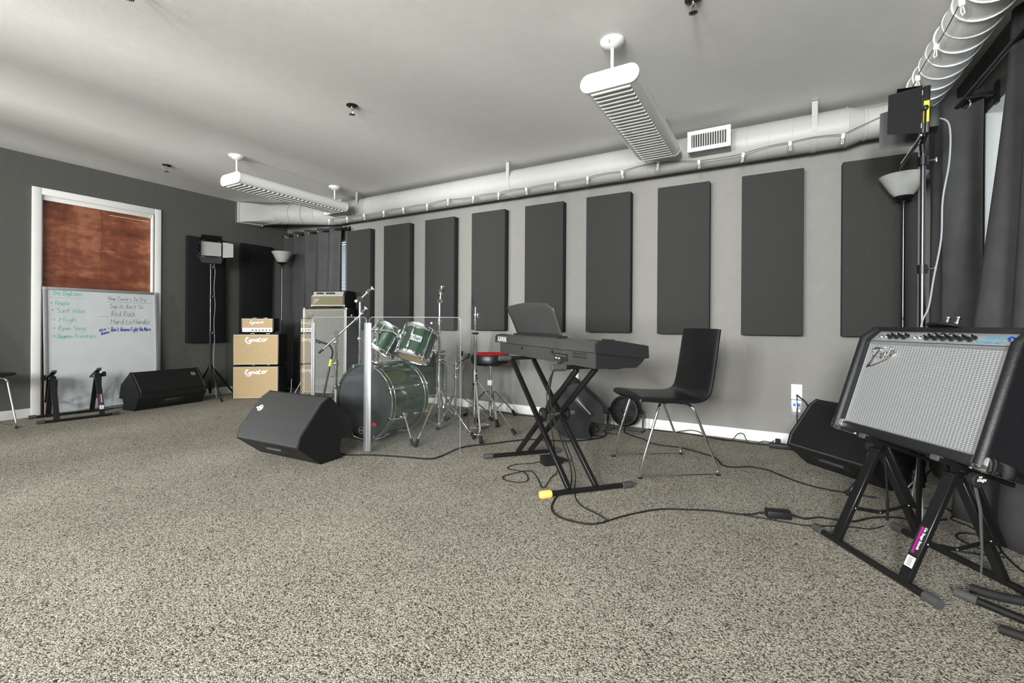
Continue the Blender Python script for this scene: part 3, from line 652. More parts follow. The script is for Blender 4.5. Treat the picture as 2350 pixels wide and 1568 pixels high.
mb = MB(); mb.ribbon([(1.576, 1.128), (1.861, 1.124)], .004, Wo-Wn*.0035, Wu, Wv, Wn); part('underline', mb, 'marker_green', t, True, recalc=False)
mb = MB(); mb.ribbon([(2.003, 1.099), (2.40, 1.102)], .004, Wo-Wn*.0035, Wu, Wv, Wn); part('underline', mb, 'marker_grey', t, True, recalc=False)
mb = MB(); mb.ribbon([(1.931, .949), (2.035, .946)], .004, Wo-Wn*.0035, Wu, Wv, Wn); part('underline', mb, 'marker_grey', t, True, recalc=False)

# ================================================================== tilting amplifier stands
def amp_stand(loc, rz, dep, label):
    """two A-frames on two foot tubes; local x along the tubes, -y is the front"""
    t = thing('amplifier_stand', label, 'amp stand', loc, rz, 'tilting steel amplifier stands'); hd = dep/2; HT = .385
    for y in (-hd, hd):
        ft = part('foot_tube', MB().cyl((-.25, y, .0145), (.25, y, .0145), .0125, 12), 'black', t)
        for s_ in (-1, 1):
            mb = MB().lathe([(.0155, 0), (.0165, .004), (.0165, .05), (.013, .052)], (s_*.282, y, .0165), (-s_, 0, 0), 14)
            for k in range(10): a = 2*PI*k/10; mb.bar((s_*.278, y+.0165*math.cos(a), .0165+.0165*math.sin(a)), (s_*.234, y+.0165*math.cos(a), .0165+.0165*math.sin(a)), .002, .002, (0, math.cos(a), math.sin(a)))
            part('foot_cap', mb, 'grey_rubber', ft)
    for s_ in (-1, 1):
        x = s_*.155
        lf = part('front_leg', MB().bar((x, -hd, .022), (x, -.012, HT), .040, .020, (0, -1, .5), .002), 'black', t)
        lr = part('rear_leg', MB().bar((x, hd, .022), (x, .012, HT), .038, .018, (0, 1, .5), .002), 'black', t)
        dirn = (Vector((x, hd, .022))-Vector((x, .012, HT))).normalized()
        p0 = Vector((x+s_*.012, .020, HT+.005)); p1 = p0+dirn*.285
        ab = part('height_bar', MB().bar(p0+Vector((0, .022, .012)), p1+Vector((0, .022, .012)), .032, .010, (0, 1, .5), .001), 'black', t)
        for k in range(5): q = p0+dirn*(.06+.05*k)+Vector((s_*.004, .028, .015)); part('rivet', MB().ball(q, .0045, 8, 5), 'chrome_satin', ab)
        tp = part('head_joint', MB().box((x, 0, HT+.004), (.042, .050, .016), None, .003).b2((x-.021, -.010, HT-.02), (x-.018, .018, HT+.01)).b2((x+.018, -.010, HT-.02), (x+.021, .018, HT+.01)), 'black', t)
        for yy in (-.006, .012): part('rivet', MB().ball((x-.022, yy, HT-.008), .0045, 8, 5), 'chrome_satin', tp)
        zb_ = .155; yb_ = hd*(1-(zb_-.022)/(HT-.022))
        for (pa, pb) in (((x+.017, -yb_, zb_), (x+.019, -.01, zb_-.018)), ((x+.019, -.01, zb_-.018), (x+.017, yb_, zb_+.008))):
            li = part('brace_link', MB().bar(pa, pb, .003, .014, (0, 0, 1)), 'black', t)
            for pp in (pa, pb): part('rivet', MB().ball(Vector(pp)+Vector((.002, 0, 0)), .0045, 8, 5), 'chrome_satin', li)
        # tilted carrying bracket: high at the front, low at the back
        b0, b1 = Vector((x, -.075, .447)), Vector((x, .205, .351))
        br = part('carrying_bracket', MB().bar(b0, b1, .034, .016, (0, 0, 1), .002), 'black', t)
        part('bracket_pad', MB().bar(b0+Vector((0, -.002, .002)), b0+Vector((0, .020, -.004)), .032, .020, (0, 0, 1), .003), 'grey_rubber', br)
        part('bracket_post', MB().bar((x, .002, HT), (x, .0, .416), .020, .014, (0, 1, 0)), 'black', t)
        kn = part('clamp_knob', MB().lathe([(.008, 0), (.008, .018), (.023, .020), (.0245, .024), (.0245, .042), (.021, .046)], (x+s_*.022, .018, HT+.002), (s_, 0, 0), 20), 'rubber', t)
        if s_ > 0:
            mb = MB(); text(mb, 'stage', .016, (x+.069, .004, HT+.002), (0, 1, 0), (0, 0, 1), .0006, 0.2, .0004); text(mb, 'on', .012, (x+.069, .010, HT+.013), (0, 1, 0), (0, 0, 1), .0006, .2, .0004)
            part('knob_logo', mb, 'ink_white', kn, recalc=False)
    # sticker on the right front leg
    a, b = Vector((.155, -hd, .022)), Vector((.155, -.012, HT)); dr = (b-a).normalized(); nr = Vector((0, -dr.z, dr.y)); o = a+dr*.098+nr*.0085
    L_ = .105; st = part('brand_sticker', MB().bar(a+dr*.095+nr*.0105, a+dr*(.095+L_)+nr*.0105, .034, .0008, nr), 'ink_black', t)
    part('stripe', MB().bar(a+dr*.100+nr*.0112+Vector((-.005, 0, 0)), a+dr*(.092+L_)+nr*.0112+Vector((-.005, 0, 0)), .009, .0006, nr), 'magenta', st)
    mb = MB(); text(mb, 'On Stage Stands', .0125, a+dr*(.093+L_)+nr*.0113+Vector((.003, 0, 0)), -dr, Vector((1, 0, 0)), .0004, 0, .0003); part('sticker_lettering', mb, 'ink_white', st, recalc=False)
    lb = part('white_label', MB().bar(a+dr*.050+nr*.0105, a+dr*.088+nr*.0105, .030, .0008, nr), 'ink_white', t)
    mb = MB()
    for k in range(7): mb.bar(a+dr*(.056+k*.0042)+nr*.0112, a+dr*(.058+k*.0042)+nr*.0112, .014 if k % 3 else .018, .0005, nr)
    part('label_print', mb, 'ink_black', lb, kind='stuff')
    part('hanging_strap', MB().tube([(.19, .03, HT), (.195, .05, .28), (.192, .06, .14), (.19, .06, .06)], [.006, .005, .004, .003], 6), 'grey_rubber', t)
    part('locking_pin', MB().cyl((-.125, .0, HT-.02), (-.123, .01, .20), .004, 8).cyl((-.123, .01, .20), (-.123, .01, .11), .0055, 8), 'black', t)
    return t
amp_stand((0.461, 2.276, 0), math.atan2(-.842, .539), .36, 'black A-frame stand carrying the silver combo amplifier')
amp_stand((-5.722, 1.687, 0), R(84), .365, 'empty black A-frame stand standing in front of the whiteboard')

# ================================================================== combo amplifier on the near stand
Aw, Au, An = Vector((.539, -.842, 0)), Vector((.267, .171, .948)), Vector((-.799, -.512, .317))
Ao = Vector((.28, 2.56, .471)); AW, AH, ADp = .575, .377, .195
AR = Matrix((Aw, Au, An)).transposed()
t = thing('combo_amplifier', 'black guitar combo with silver sparkle grille tilted back on stand', 'amplifier', (0.53, 2.38, .36))
def aP(a, b, c): return Ao+Aw*a+Au*b+An*c
def abox(a0, a1, b0, b1, c0, c1, bev=0.0, seg=2): return MB().box(aP((a0+a1)/2, (b0+b1)/2, (c0+c1)/2), (a1-a0, b1-b0, c1-c0), AR, bev, seg)
m_ = .038; TOP = AH+.062
sh = MB()
for q in () and ((-m_, 0, -m_, TOP+.018), (AW, AW+m_, -m_, TOP+.018)): sh.prism([(-ADp, -m_), (-ADp, TOP+.018), (-.055, TOP+.018), (.022, AH-.005), (.022, -m_)], aP(q[0], 0, 0), An, Au, Aw*(q[1]-q[0]))
sh.add([], [])
cab = part('cabinet_side', MB().prism([(-ADp, -m_), (-ADp, TOP+.02), (-.045, TOP+.02), (-.02, TOP+.002), (.020, AH+.010), (.020, -m_)], aP(-m_, 0, 0), An, Au, Aw*m_), 'tolex', t, True)
part('cabinet_side', MB().prism([(-ADp, -m_), (-ADp, TOP+.02), (-.045, TOP+.02), (-.02, TOP+.002), (.020, AH+.010), (.020, -m_)], aP(AW, 0, 0), An, Au, Aw*m_), 'tolex', t, True)
part('side_edge', MB().tube([aP(-m_/2, -m_+.012, .018), aP(-m_/2, AH+.012, .018), aP(-m_/2, TOP+.004, -.022)], .0185, 12), 'tolex', t, True)
part('side_edge', MB().tube([aP(AW+m_/2, -m_+.012, .018), aP(AW+m_/2, AH+.012, .018), aP(AW+m_/2, TOP+.004, -.022)], .0185, 12), 'tolex', t, True)
part('cabinet_top', abox(-m_, AW+m_, TOP, TOP+.022, -ADp, -.018, .008), 'tolex', t, True)
part('cabinet_bottom', abox(-m_, AW+m_, -m_, 0, -ADp, .018, .008), 'tolex', t, True)
part('cabinet_back', abox(0, AW, 0, TOP, -ADp+.01, -ADp+.025), 'tolex', t, True)
g = part('grille_cloth', abox(0, AW, 0, AH, -.012, 0), 'weave', t, True)
uvl = g.data.uv_layers.new(name='UVMap'); inv = inv_of(t).inverted()
for li in g.data.loops:
    p = inv @ g.data.vertices[li.vertex_index].co-Ao; uvl.data[li.index].uv = (p.dot(Aw), p.dot(Au))
part('grille_trim', MB().tube([aP(.003, .003, .002), aP(AW-.003, .003, .002), aP(AW-.003, AH-.003, .002), aP(.003, AH-.003, .002)], .0035, 6, closed=True), 'aluminium', t, True)
# sloped control panel
c0, c1 = aP(0, AH+.004, .006), aP(0, TOP, -.030); Cv = (c1-c0).normalized(); Cn = Aw.cross(Cv).normalized(); Ch = (c1-c0).length
CR = Matrix((Aw, Cv, Cn)).transposed()
cpn = part('control_panel', MB().box((c0+c1)/2+Aw*AW/2-Cn*.004, (AW, Ch, .008), CR), 'panel_silver', t, True)
part('panel_line', MB().box(c0+Aw*AW/2+Cv*.003+Cn*.0006, (AW, .003, .001), CR), 'ink_black', cpn, True)
def cP(a, b, n=0.0): return c0+Aw*a+Cv*(b*Ch)+Cn*n
for a in (.030, .053, .190, .213): part('input_jack', MB().lathe([(.0075, 0), (.0075, .003), (.005, .006), (.003, .006)], cP(a, .52), Cn, 12), 'nickel' if a > .1 else 'chrome_satin', cpn, True)
for a in (.084, .116, .150, .252, .285, .318, .351, .384, .417):
    kn = part('knob', MB().lathe([(.0165, 0), (.0165, .004), (.0115, .006), (.0105, .017), (.009, .019)], cP(a, .52), Cn, 18), 'black', cpn, True)
    part('knob_cap', MB().lathe([(.0082, .0), (.0082, .0012), (.006, .002)], cP(a, .52, .0188), Cn, 14), 'chrome', kn, True)
    mb = MB()
    for k in range(8): an = R(200+k*20); mb.box(cP(a, .52, .0044)+(Aw*math.cos(an)+Cv*math.sin(an))*.0135, (.0022, .0022, .001), CR)
    part('knob_marks', mb, 'ink_white', kn, True, kind='stuff')
part('toggle_switch', MB().lathe([(.004, 0), (.003, .012)], cP(.232, .6), Cn, 8), 'chrome', cpn, True)
mb = MB(); text(mb, 'VIBROLUX', .0175, cP(.452, .60), Aw, Cv, .0006, .15, .0004, sx=.95); text(mb, 'REVERB-AMP', .0150, cP(.444, .22), Aw, Cv, .0006, .15, .0004, sx=.95); part('panel_lettering', mb, 'ink_blue', cpn, True, recalc=False)
part('pilot_bezel', MB().lathe([(.0115, 0), (.011, .004), (.009, .007)], cP(.548, .52), Cn, 16), 'chrome', cpn, True)
part('pilot_jewel', MB().ball(cP(.548, .52, .006), .0085, 12, 8), 'blue_led', cpn, True)
# script logo on the grille
lg = MB(); hand(lg, 'ender', aP(0, 0, 0), Aw, Au, An, .064, AH-.078, .074, .044, .0048, .30, 0, .86, slant=.30)
lg.ribbon([(.028, AH-.115), (.050, AH-.070), (.064, AH-.036), (.072, AH-.030)], .0075, aP(0, 0, 0), Aw, Au, An); lg.ribbon([(.034, AH-.046), (.030, AH-.036), (.045, AH-.026), (.070, AH-.028), (.095, AH-.018)], .006, aP(0, 0, 0), Aw, Au, An)
lg.ribbon([(.040, AH-.066), (.068, AH-.058)], .005, aP(0, 0, 0), Aw, Au, An); lg.ribbon([(.024, AH-.118), (.060, AH-.104), (.115, AH-.074), (.152, AH-.046), (.140, AH-.040)], .0045, aP(0, 0, 0), Aw, Au, An)
o = part('script_logo', lg, 'chrome', t, True, recalc=False); o.modifiers.new('depth', 'SOLIDIFY').thickness = -.006
sl = MB(); sl.v = [p-An*.0008+Aw*.0022-Au*.0026 for p in lg.v]; sl.f = lg.f; part('logo_shadow', sl, 'ink_black', t, True, recalc=False)  # black copy shifted right and down as the logo's painted cast shadow
for a in (-m_+.004, AW+m_-.004):
    s_ = -1 if a < 0 else 1
    mb = MB().box(aP(a-s_*.014, -m_+.020, .004), (.060, .056, .044), AR, .014).box(aP(a-s_*.000, -m_+.018, -.050), (.016, .050, .080), AR, .007)
    part('metal_corner', mb, 'chrome', t, True)
    part('metal_corner', MB().box(aP(a-s_*.012, -m_+.018, -ADp+.008), (.034, .040, .030), AR, .010), 'chrome', t, True)
    part('glide_foot', MB().lathe([(.012, 0), (.012, .004), (.008, .007)], aP(a-s_*.075, -m_, -.03), -Au, 12), 'nickel', t, True)
part('carry_handle', MB().tube(smooth([aP(.20, TOP+.022, -.12), aP(.23, TOP+.034, -.12), aP(AW/2, TOP+.040, -.12), aP(AW-.23, TOP+.034, -.12), aP(AW-.20, TOP+.022, -.12)], 4), .008, 8), 'black', t, True)
# foot switch lying on top
fo = aP(AW*.50, TOP+.0222, -.052)
t = thing('foot_switch', 'black two-button foot switch lying on top of the combo', 'foot switch', fo)
part('base', MB().lathe([(.070, 0), (.070, .005), (.055, .012), (.030, .020), (.004, .024)], fo, Au, 28), 'black', t, True)
part('base_rim', MB().ring(fo+Au*.004, Au, .070, .0035, 32, 6), 'rubber', t, True)
for a in (-.020, .020):
    b = part('push_button', MB().lathe([(.011, 0), (.011, .008), (.006, .010), (.006, .024), (.009, .025), (.009, .032), (.006, .034)], fo+Aw*a+Au*.018, Au, 14), 'chrome', t, True)

# ================================================================== wedge monitors
MIDP = [(0, 0), (.175, 0), (.150, .060), (.165, .130), (.262, .118), (.243, .250), (.070, .419), (.008, .383), (-.146, .202), (-.166, .135)]
LEFTP = [(0, 0), (.21, 0), (.19, .06), (.21, .11), (.27, .11), (.24, .25), (.076, .386), (-.083, .197), (-.079, .129)]
def wedge(loc, yaw_, L, poly, gi, label, gm='grille_metal', sc=1.0, logo='ring', handles=True):
    """floor monitor: profile (u back, z up) swept along local x; gi = indices of the front polyline from top to bottom"""
    t = thing('stage_monitor', label, 'monitor speaker', loc, yaw_, 'stage monitor speakers'); poly = [(a*sc, b*sc) for a, b in poly]
    b = part('cabinet', MB().prism(poly, (.012, 0, 0), (0, 1, 0), (0, 0, 1), (L-.024, 0, 0)), 'black_matte', t)
    for x in (0, L-.014):
        cx_, cz_ = sum(p[0] for p in poly)/len(poly), sum(p[1] for p in poly)/len(poly)
        part('end_panel', MB().prism([(cx_+(a-cx_)*1.008, max(0.0, cz_+(z-cz_)*1.008)) for a, z in poly], (x, 0, 0), (0, 1, 0), (0, 0, 1), (.014, 0, 0)), 'black_matte', t)
    fr = [Vector((0, *poly[i])) for i in gi]
    pts = []; off = .005
    for k, p in enumerate(fr):
        q = Vector(p)
        if k == 0: q = p.lerp(fr[1], .014/(fr[1]-p).length)
        if k == len(fr)-1: q = p.lerp(fr[k-1], .010/(fr[k-1]-p).length)
        pts.append(q)
    n_ = []
    for k in range(len(pts)):
        dv = (pts[min(k+1, len(pts)-1)]-pts[max(k-1, 0)]).normalized(); n_.append(Vector((0, -dv.z, dv.y)) if Vector((0, -dv.z, dv.y)).y < 0 or Vector((0, -dv.z, dv.y)).z > 0 else Vector((0, dv.z, -dv.y)))
    gr = MB(); prof = [(p+n_[k]*off) for k, p in enumerate(pts)]+[(p-n_[k]*.002) for k, p in reversed(list(enumerate(pts)))]
    gr.prism([(p.y, p.z) for p in prof], (.024, 0, 0), (0, 1, 0), (0, 0, 1), (L-.048, 0, 0)); g_ = part('grille', gr, gm, t)
    for x in (.018, L-.018): part('grille_border', MB().tube([Vector((x, p.y, p.z))+n_[k]*.003 for k, p in enumerate(pts)], .0045, 6), 'grey_rubber', t)
    part('grille_border', MB().cyl(Vector((.016, 0, 0))+pts[-1]+n_[-1]*.003, Vector((L-.016, 0, 0))+pts[-1]+n_[-1]*.003, .0045, 6), 'grey_rubber', t)
    for x in (.020, L-.020):
        for k in (.30, .75): q = pts[0].lerp(pts[-1], k); j = 1 if len(pts) > 2 else 0
    # logo
    k0 = max(range(len(pts)-1), key=lambda k: (pts[k+1]-pts[k]).length); a_, c_ = pts[k0], pts[k0+1]; dv = (a_-c_).normalized(); nn = Vector((0, -dv.z, dv.y)); nn = nn if nn.z > 0 else -nn
    if logo == 'ring':
        c = Vector((.075, 0, 0))+a_.lerp(c_, .36)+nn*(off+.001); lo = part('badge_ring', MB().ring(c, nn, .020, .003, 24, 6), 'ink_white', t)
        mb = MB(); mb.ribbon([(-.012, .006), (-.002, .010), (.006, .004), (.012, .008)], .006, c, dv, (-1, 0, 0), nn, .0006); mb.ribbon([(.006, .004), (-.002, -.006), (-.012, -.008)], .007, c, dv, (-1, 0, 0), nn, .0006); mb.ribbon([(-.002, -.002), (.008, -.010)], .006, c, dv, (-1, 0, 0), nn, .0006)
        part('badge_figure', mb, 'ink_white', lo, recalc=False)
        part('badge_dash', MB().box(Vector((.040, 0, 0))+a_.lerp(c_, .36)+nn*(off+.001), (.009, .012, .002), Matrix((Vector((1, 0, 0)), dv, nn)).transposed()), 'ink_white', t)
    elif logo == 'ev':
        c = Vector((L-.085, 0, 0))+a_.lerp(c_, .30)+nn*(off+.001); lo = part('badge', MB().box(c, (.044, .038, .003), Matrix((Vector((1, 0, 0)), dv, nn)).transposed()), 'panel_silver', t)
        mb = MB(); text(mb, 'EV', .030, c-Vector((.018, 0, 0))-dv*.011, (1, 0, 0), dv, .0022, 0, .001); part('badge_lettering', mb, 'ink_black', lo, recalc=False)
    # side details
    for x, s_ in ((-.0005, -1), (L+.0005, 1)):
        for (a, z) in ((.05*sc, .30*sc), (-.02*sc, .12*sc), (.06*sc, .06*sc)): part('screw_socket', MB().lathe([(.008, 0), (.008, .001), (.004, .0015)], (x, a, z), (s_, 0, 0), 10), 'rubber', t)
    if handles:
        q0, q1 = Vector((0, *poly[-1])), Vector((0, 0, 0)); mid = q0.lerp(q1, .42); dv2 = (q1-q0).normalized(); n2 = Vector((0, -dv2.z, dv2.y)); n2 = n2 if n2.z < 0 else -n2
        Mx = Matrix((Vector((1, 0, 0)), dv2, n2)).transposed()
        part('handle_recess', MB().box(Vector((L/2, 0, 0))+mid+n2*.0006, (.23, .075, .002), Mx), 'ink_black', t)
        part('handle_bar', MB().box(Vector((L/2, 0, 0))+mid-dv2*.012+n2*.006, (.15, .018, .012), Mx, .005), 'grey_rubber', t)
        for x in (.10, L-.10): part('rubber_foot', MB().b2((x-.03, .01, 0), (x+.03, .05, .004)), 'rubber', t)
    return t
wedge((-3.108, 1.893, 0), .041, .609, MIDP, [6, 7, 8, 9], 'large black stage monitor in the middle, in front of the clear shield')
wedge((-5.585, 2.093, 0), R(95.7), .661, LEFTP, [6, 7, 8], 'black stage monitor on the carpet beside the whiteboard', 'grille_dark', logo='ev')
wedge((0.19, 3.575, 0), R(-45), .52, MIDP, [6, 7, 8, 9], 'black stage monitor behind the combo stand near the wall outlet', 'grille_dark', logo=None)
PA = wedge((-1.62, 3.80, 0), R(-66), .48, [(a*1.12, b*1.04) for a, b in MIDP], [6, 7, 8, 9], 'black speaker with side handle on the floor behind the keyboard stand', 'grille_dark', logo=None, handles=False)
part('side_handle', MB().box((.4795, .13, .25), (.004, .05, .20), Matrix.Rotation(R(42), 3, 'X'), .002), 'ink_black', PA)
part('side_handle_bar', MB().bar((.486, .075, .315), (.486, .185, .195), .012, .028, (1, 0, 0), .004), 'grey_plastic', PA)

# ================================================================== tan amplifier stack
def script(mb, s_, x, z, wd, h, y, th):
    hand(mb, s_, (0, y, 0), (1, 0, 0), (0, 0, 1), (0, -1, 0), x, z, wd, h, th, .25, 0, .82, slant=.06)
EL = Vector((-5.534, 3.025, 0)); erz = math.atan2(.63, .776)
def tan_cab(z, w_, h, dp, label, x0=0.0, head=False, rzd=0.0):
    o = EL+Matrix.Rotation(erz, 3, 'Z') @ Vector((x0, 0, z))
    t = thing('tan_amplifier_head' if head else 'tan_speaker_cabinet', label, 'amplifier' if head else 'speaker cabinet', o, erz+rzd, None if head else 'tan speaker cabinets')
    part('cabinet', MB().box((w_/2, dp/2, h/2+.008), (w_, dp, h-.012), None, .006), 'tolex', t)
    zf = .058 if head else .012
    part('grille_cloth', MB().b2((.016, -.003, zf), (w_-.016, .002, h-.014)), 'amp_tan', t)
    part('piping', MB().tube([(.014, -.003, zf-.002), (w_-.014, -.003, zf-.002), (w_-.014, -.003, h-.012), (.014, -.003, h-.012)], .004, 6, closed=True), 'cream_piping', t)
    mb = MB()
    if head: script(mb, 'Egnator', w_*.26, h-.068, w_*.44, .032, -.0035, .006)
    else: script(mb, 'Egnator', w_*.25, h-.100, w_*.50, .055, -.0035, .0105)
    part('script_logo', mb, 'ink_white', t, recalc=False)
    for x in (.05, w_-.05):
        for y in (.04, dp-.04): part('rubber_foot', MB().lathe([(.013, 0), (.015, .008), (.012, .014)], (x, y, 0), n=12), 'rubber', t)
    hz = h+.002
    part('handle', MB().tube(smooth([(w_*.32, dp/2, hz), (w_*.36, dp/2, hz+.007), (w_*.5, dp/2, hz+.010), (w_*.64, dp/2, hz+.007), (w_*.68, dp/2, hz)], 4), .004, 6), 'black', t)
    for x in (w_*.33, w_*.67): part('handle_cap', MB().box((x, dp/2-.01, hz), (.045, .02, .008), None, .002), 'nickel', t)
    if head:
        cp = part('control_panel', MB().b2((.020, -.004, .010), (w_-.016, .002, .052)), 'panel_silver', t)
        for k in range(8):
            part('knob', MB().lathe([(.010, 0), (.009, .012), (.007, .014)], (.055+k*.038, -.004, .031), (0, -1, 0), 12), 'chrome_satin' if k < 2 else 'black', cp)
    return t
tan_cab(0, .512, .383, .30, 'lower tan grille speaker cabinet standing on the carpet')
tan_cab(.398, .512, .368, .30, 'upper tan grille speaker cabinet, stacked below the small tan head')
tan_cab(.782, .365, .172, .20, 'small tan amplifier head on top of the tan cabinets', .088, True)
# ================================================================== bass amplifier by the corner curtain
BL_ = Vector((-4.925, 3.515, 0)); brz = R(20)
t = thing('bass_cabinet', 'tall silver sparkle bass cabinet behind the clear shield', 'speaker cabinet', BL_, brz); bw, bh_, bd = .57, 1.085, .245
part('cabinet', MB().box((bw/2, bd/2, bh_/2), (bw, bd, bh_), None, .008), 'tolex', t)
part('grille_cloth', MB().b2((.026, -.004, .075), (bw-.026, .002, bh_-.028)), 'silver_cloth', t)
part('grille_trim', MB().tube([(.024, -.003, .073), (bw-.024, -.003, .073), (bw-.024, -.003, bh_-.026), (.024, -.003, bh_-.026)], .0055, 6, closed=True), 'cream_piping', t)
part('side_trim', MB().b2((.002, -.003, .02), (.012, .0, bh_-.01)).b2((bw-.012, -.003, .02), (bw-.002, .0, bh_-.01)), 'aluminium', t)
mb = MB(); hand(mb, 'ender', (0, -.005, 0), (1, 0, 0), (0, 0, 1), (0, -1, 0), .075, bh_-.125, .062, .038, .005, .35, 0, .9, slant=.3); mb.ribbon([(.055, bh_-.160), (.070, bh_-.110), (.080, bh_-.08)], .008, (0, -.005, 0), (1, 0, 0), (0, 0, 1), (0, -1, 0)); mb.ribbon([(.052, bh_-.085), (.09, bh_-.072), (.12, bh_-.06)], .006, (0, -.005, 0), (1, 0, 0), (0, 0, 1), (0, -1, 0)); mb.ribbon([(.050, bh_-.158), (.10, bh_-.125), (.145, bh_-.085)], .006, (0, -.005, 0), (1, 0, 0), (0, 0, 1), (0, -1, 0))
part('script_logo', mb, 'chrome', t, recalc=False)
for x in (.012, bw-.012): part('metal_corner', MB().box((x, .012, bh_-.012), (.030, .034, .030), None, .008), 'nickel', t)
part('side_latch', MB().box((bw+.004, .12, bh_-.09), (.008, .05, .03), None, .003), 'nickel', t)
part('tear', MB().b2((.36, -.0045, .26), (.44, -.004, .268)).b2((.09, -.0045, .80), (.10, -.004, .812)), 'ink_black', t)
Ho = BL_+Matrix.Rotation(brz, 3, 'Z') @ Vector((.088, .02, bh_+.001)); t = thing('bass_amplifier_head', 'black amplifier head with gold sparkle cloth on the bass cabinet', 'amplifier', Ho, brz); hw_, hh_, hd_ = .44, .205, .23
part('cabinet', MB().prism([(0, .012), (hd_, .012), (hd_, hh_), (.045, hh_), (.018, hh_-.055), (0, hh_-.060)], (0, 0, 0), (0, 1, 0), (0, 0, 1), (hw_, 0, 0)), 'tolex', t)
part('grille_cloth', MB().b2((.022, -.005, .030), (hw_-.022, .001, hh_-.064)), 'gold_cloth', t)
part('grille_trim', MB().tube([(.020, -.004, .028), (hw_-.020, -.004, .028), (hw_-.020, -.004, hh_-.062), (.020, -.004, hh_-.062)], .004, 6, closed=True), 'cream_piping', t)
ct = part('control_panel', MB().box((hw_/2, .020, hh_-.034), (hw_-.044, .004, .046), Matrix.Rotation(R(-20), 3, 'X')), 'panel_silver', t)
for k in range(7): part('knob', MB().lathe([(.011, 0), (.010, .012), (.008, .014)], (.085+k*.030+(.03 if k > 2 else 0), .016, hh_-.034), (0, -.94, .34), 12), 'black', ct)
mb = MB(); hand(mb, 'ender', (0, -.006, 0), (1, 0, 0), (0, 0, 1), (0, -1, 0), .060, .075, .05, .030, .0045, .35, 0, .9, slant=.3); mb.ribbon([(.045, .045), (.058, .09), (.066, .115)], .007, (0, -.006, 0), (1, 0, 0), (0, 0, 1), (0, -1, 0)); mb.ribbon([(.04, .045), (.08, .072), (.115, .105)], .005, (0, -.006, 0), (1, 0, 0), (0, 0, 1), (0, -1, 0)); part('script_logo', mb, 'chrome', t, recalc=False)
for x in (.008, hw_-.008):
    part('metal_corner', MB().box((x, .012, .024), (.022, .030, .028), None, .007), 'nickel', t)
    for y in (.03, hd_-.03): part('rubber_foot', MB().lathe([(.012, 0), (.013, .013)], (abs(x-.03), y, 0), n=10), 'rubber', t)

# ================================================================== torchiere lamps
def torchiere(x, y, zt, label, base_r=.11):
    t = thing('floor_lamp', label, 'floor lamp', (x, y, 0), 0, 'black torchiere floor lamps')
    part('base', MB().lathe([(base_r, 0), (base_r, .012), (.09, .02), (.03, .03), (.016, .05)], n=32), 'black', t)
    part('pole', MB().cyl((0, 0, .04), (0, 0, zt-.21), .0085, 14), 'gunmetal', t)
    part('pole_joint', MB().cyl((0, 0, zt*.5), (0, 0, zt*.5+.02), .0105, 14), 'black', t)
    part('neck', MB().lathe([(.0095, zt-.215), (.011, zt-.185), (.020, zt-.165), (.050, zt-.150), (.058, zt-.140), (.050, zt-.134)], n=28), 'black', t)
    part('lamp_shade', MB().lathe([(.046, zt-.138), (.075, zt-.100), (.128, zt-.002), (.129, zt), (.125, zt), (.073, zt-.096), (.043, zt-.132)], n=40, cap0=False, cap1=True), 'shade', t)
    part('switch', MB().lathe([(.005, 0), (.004, .014)], (-.04, -.03, zt-.150), (-.7, -.7, -.2), 8), 'black', t)
    return t
torchiere(0.725, 3.86, 1.888, 'tall torchiere lamp with white bowl beside the right light stand')
torchiere(-5.62, 3.70, 1.830, 'tall torchiere lamp with white bowl beside the corner curtain')

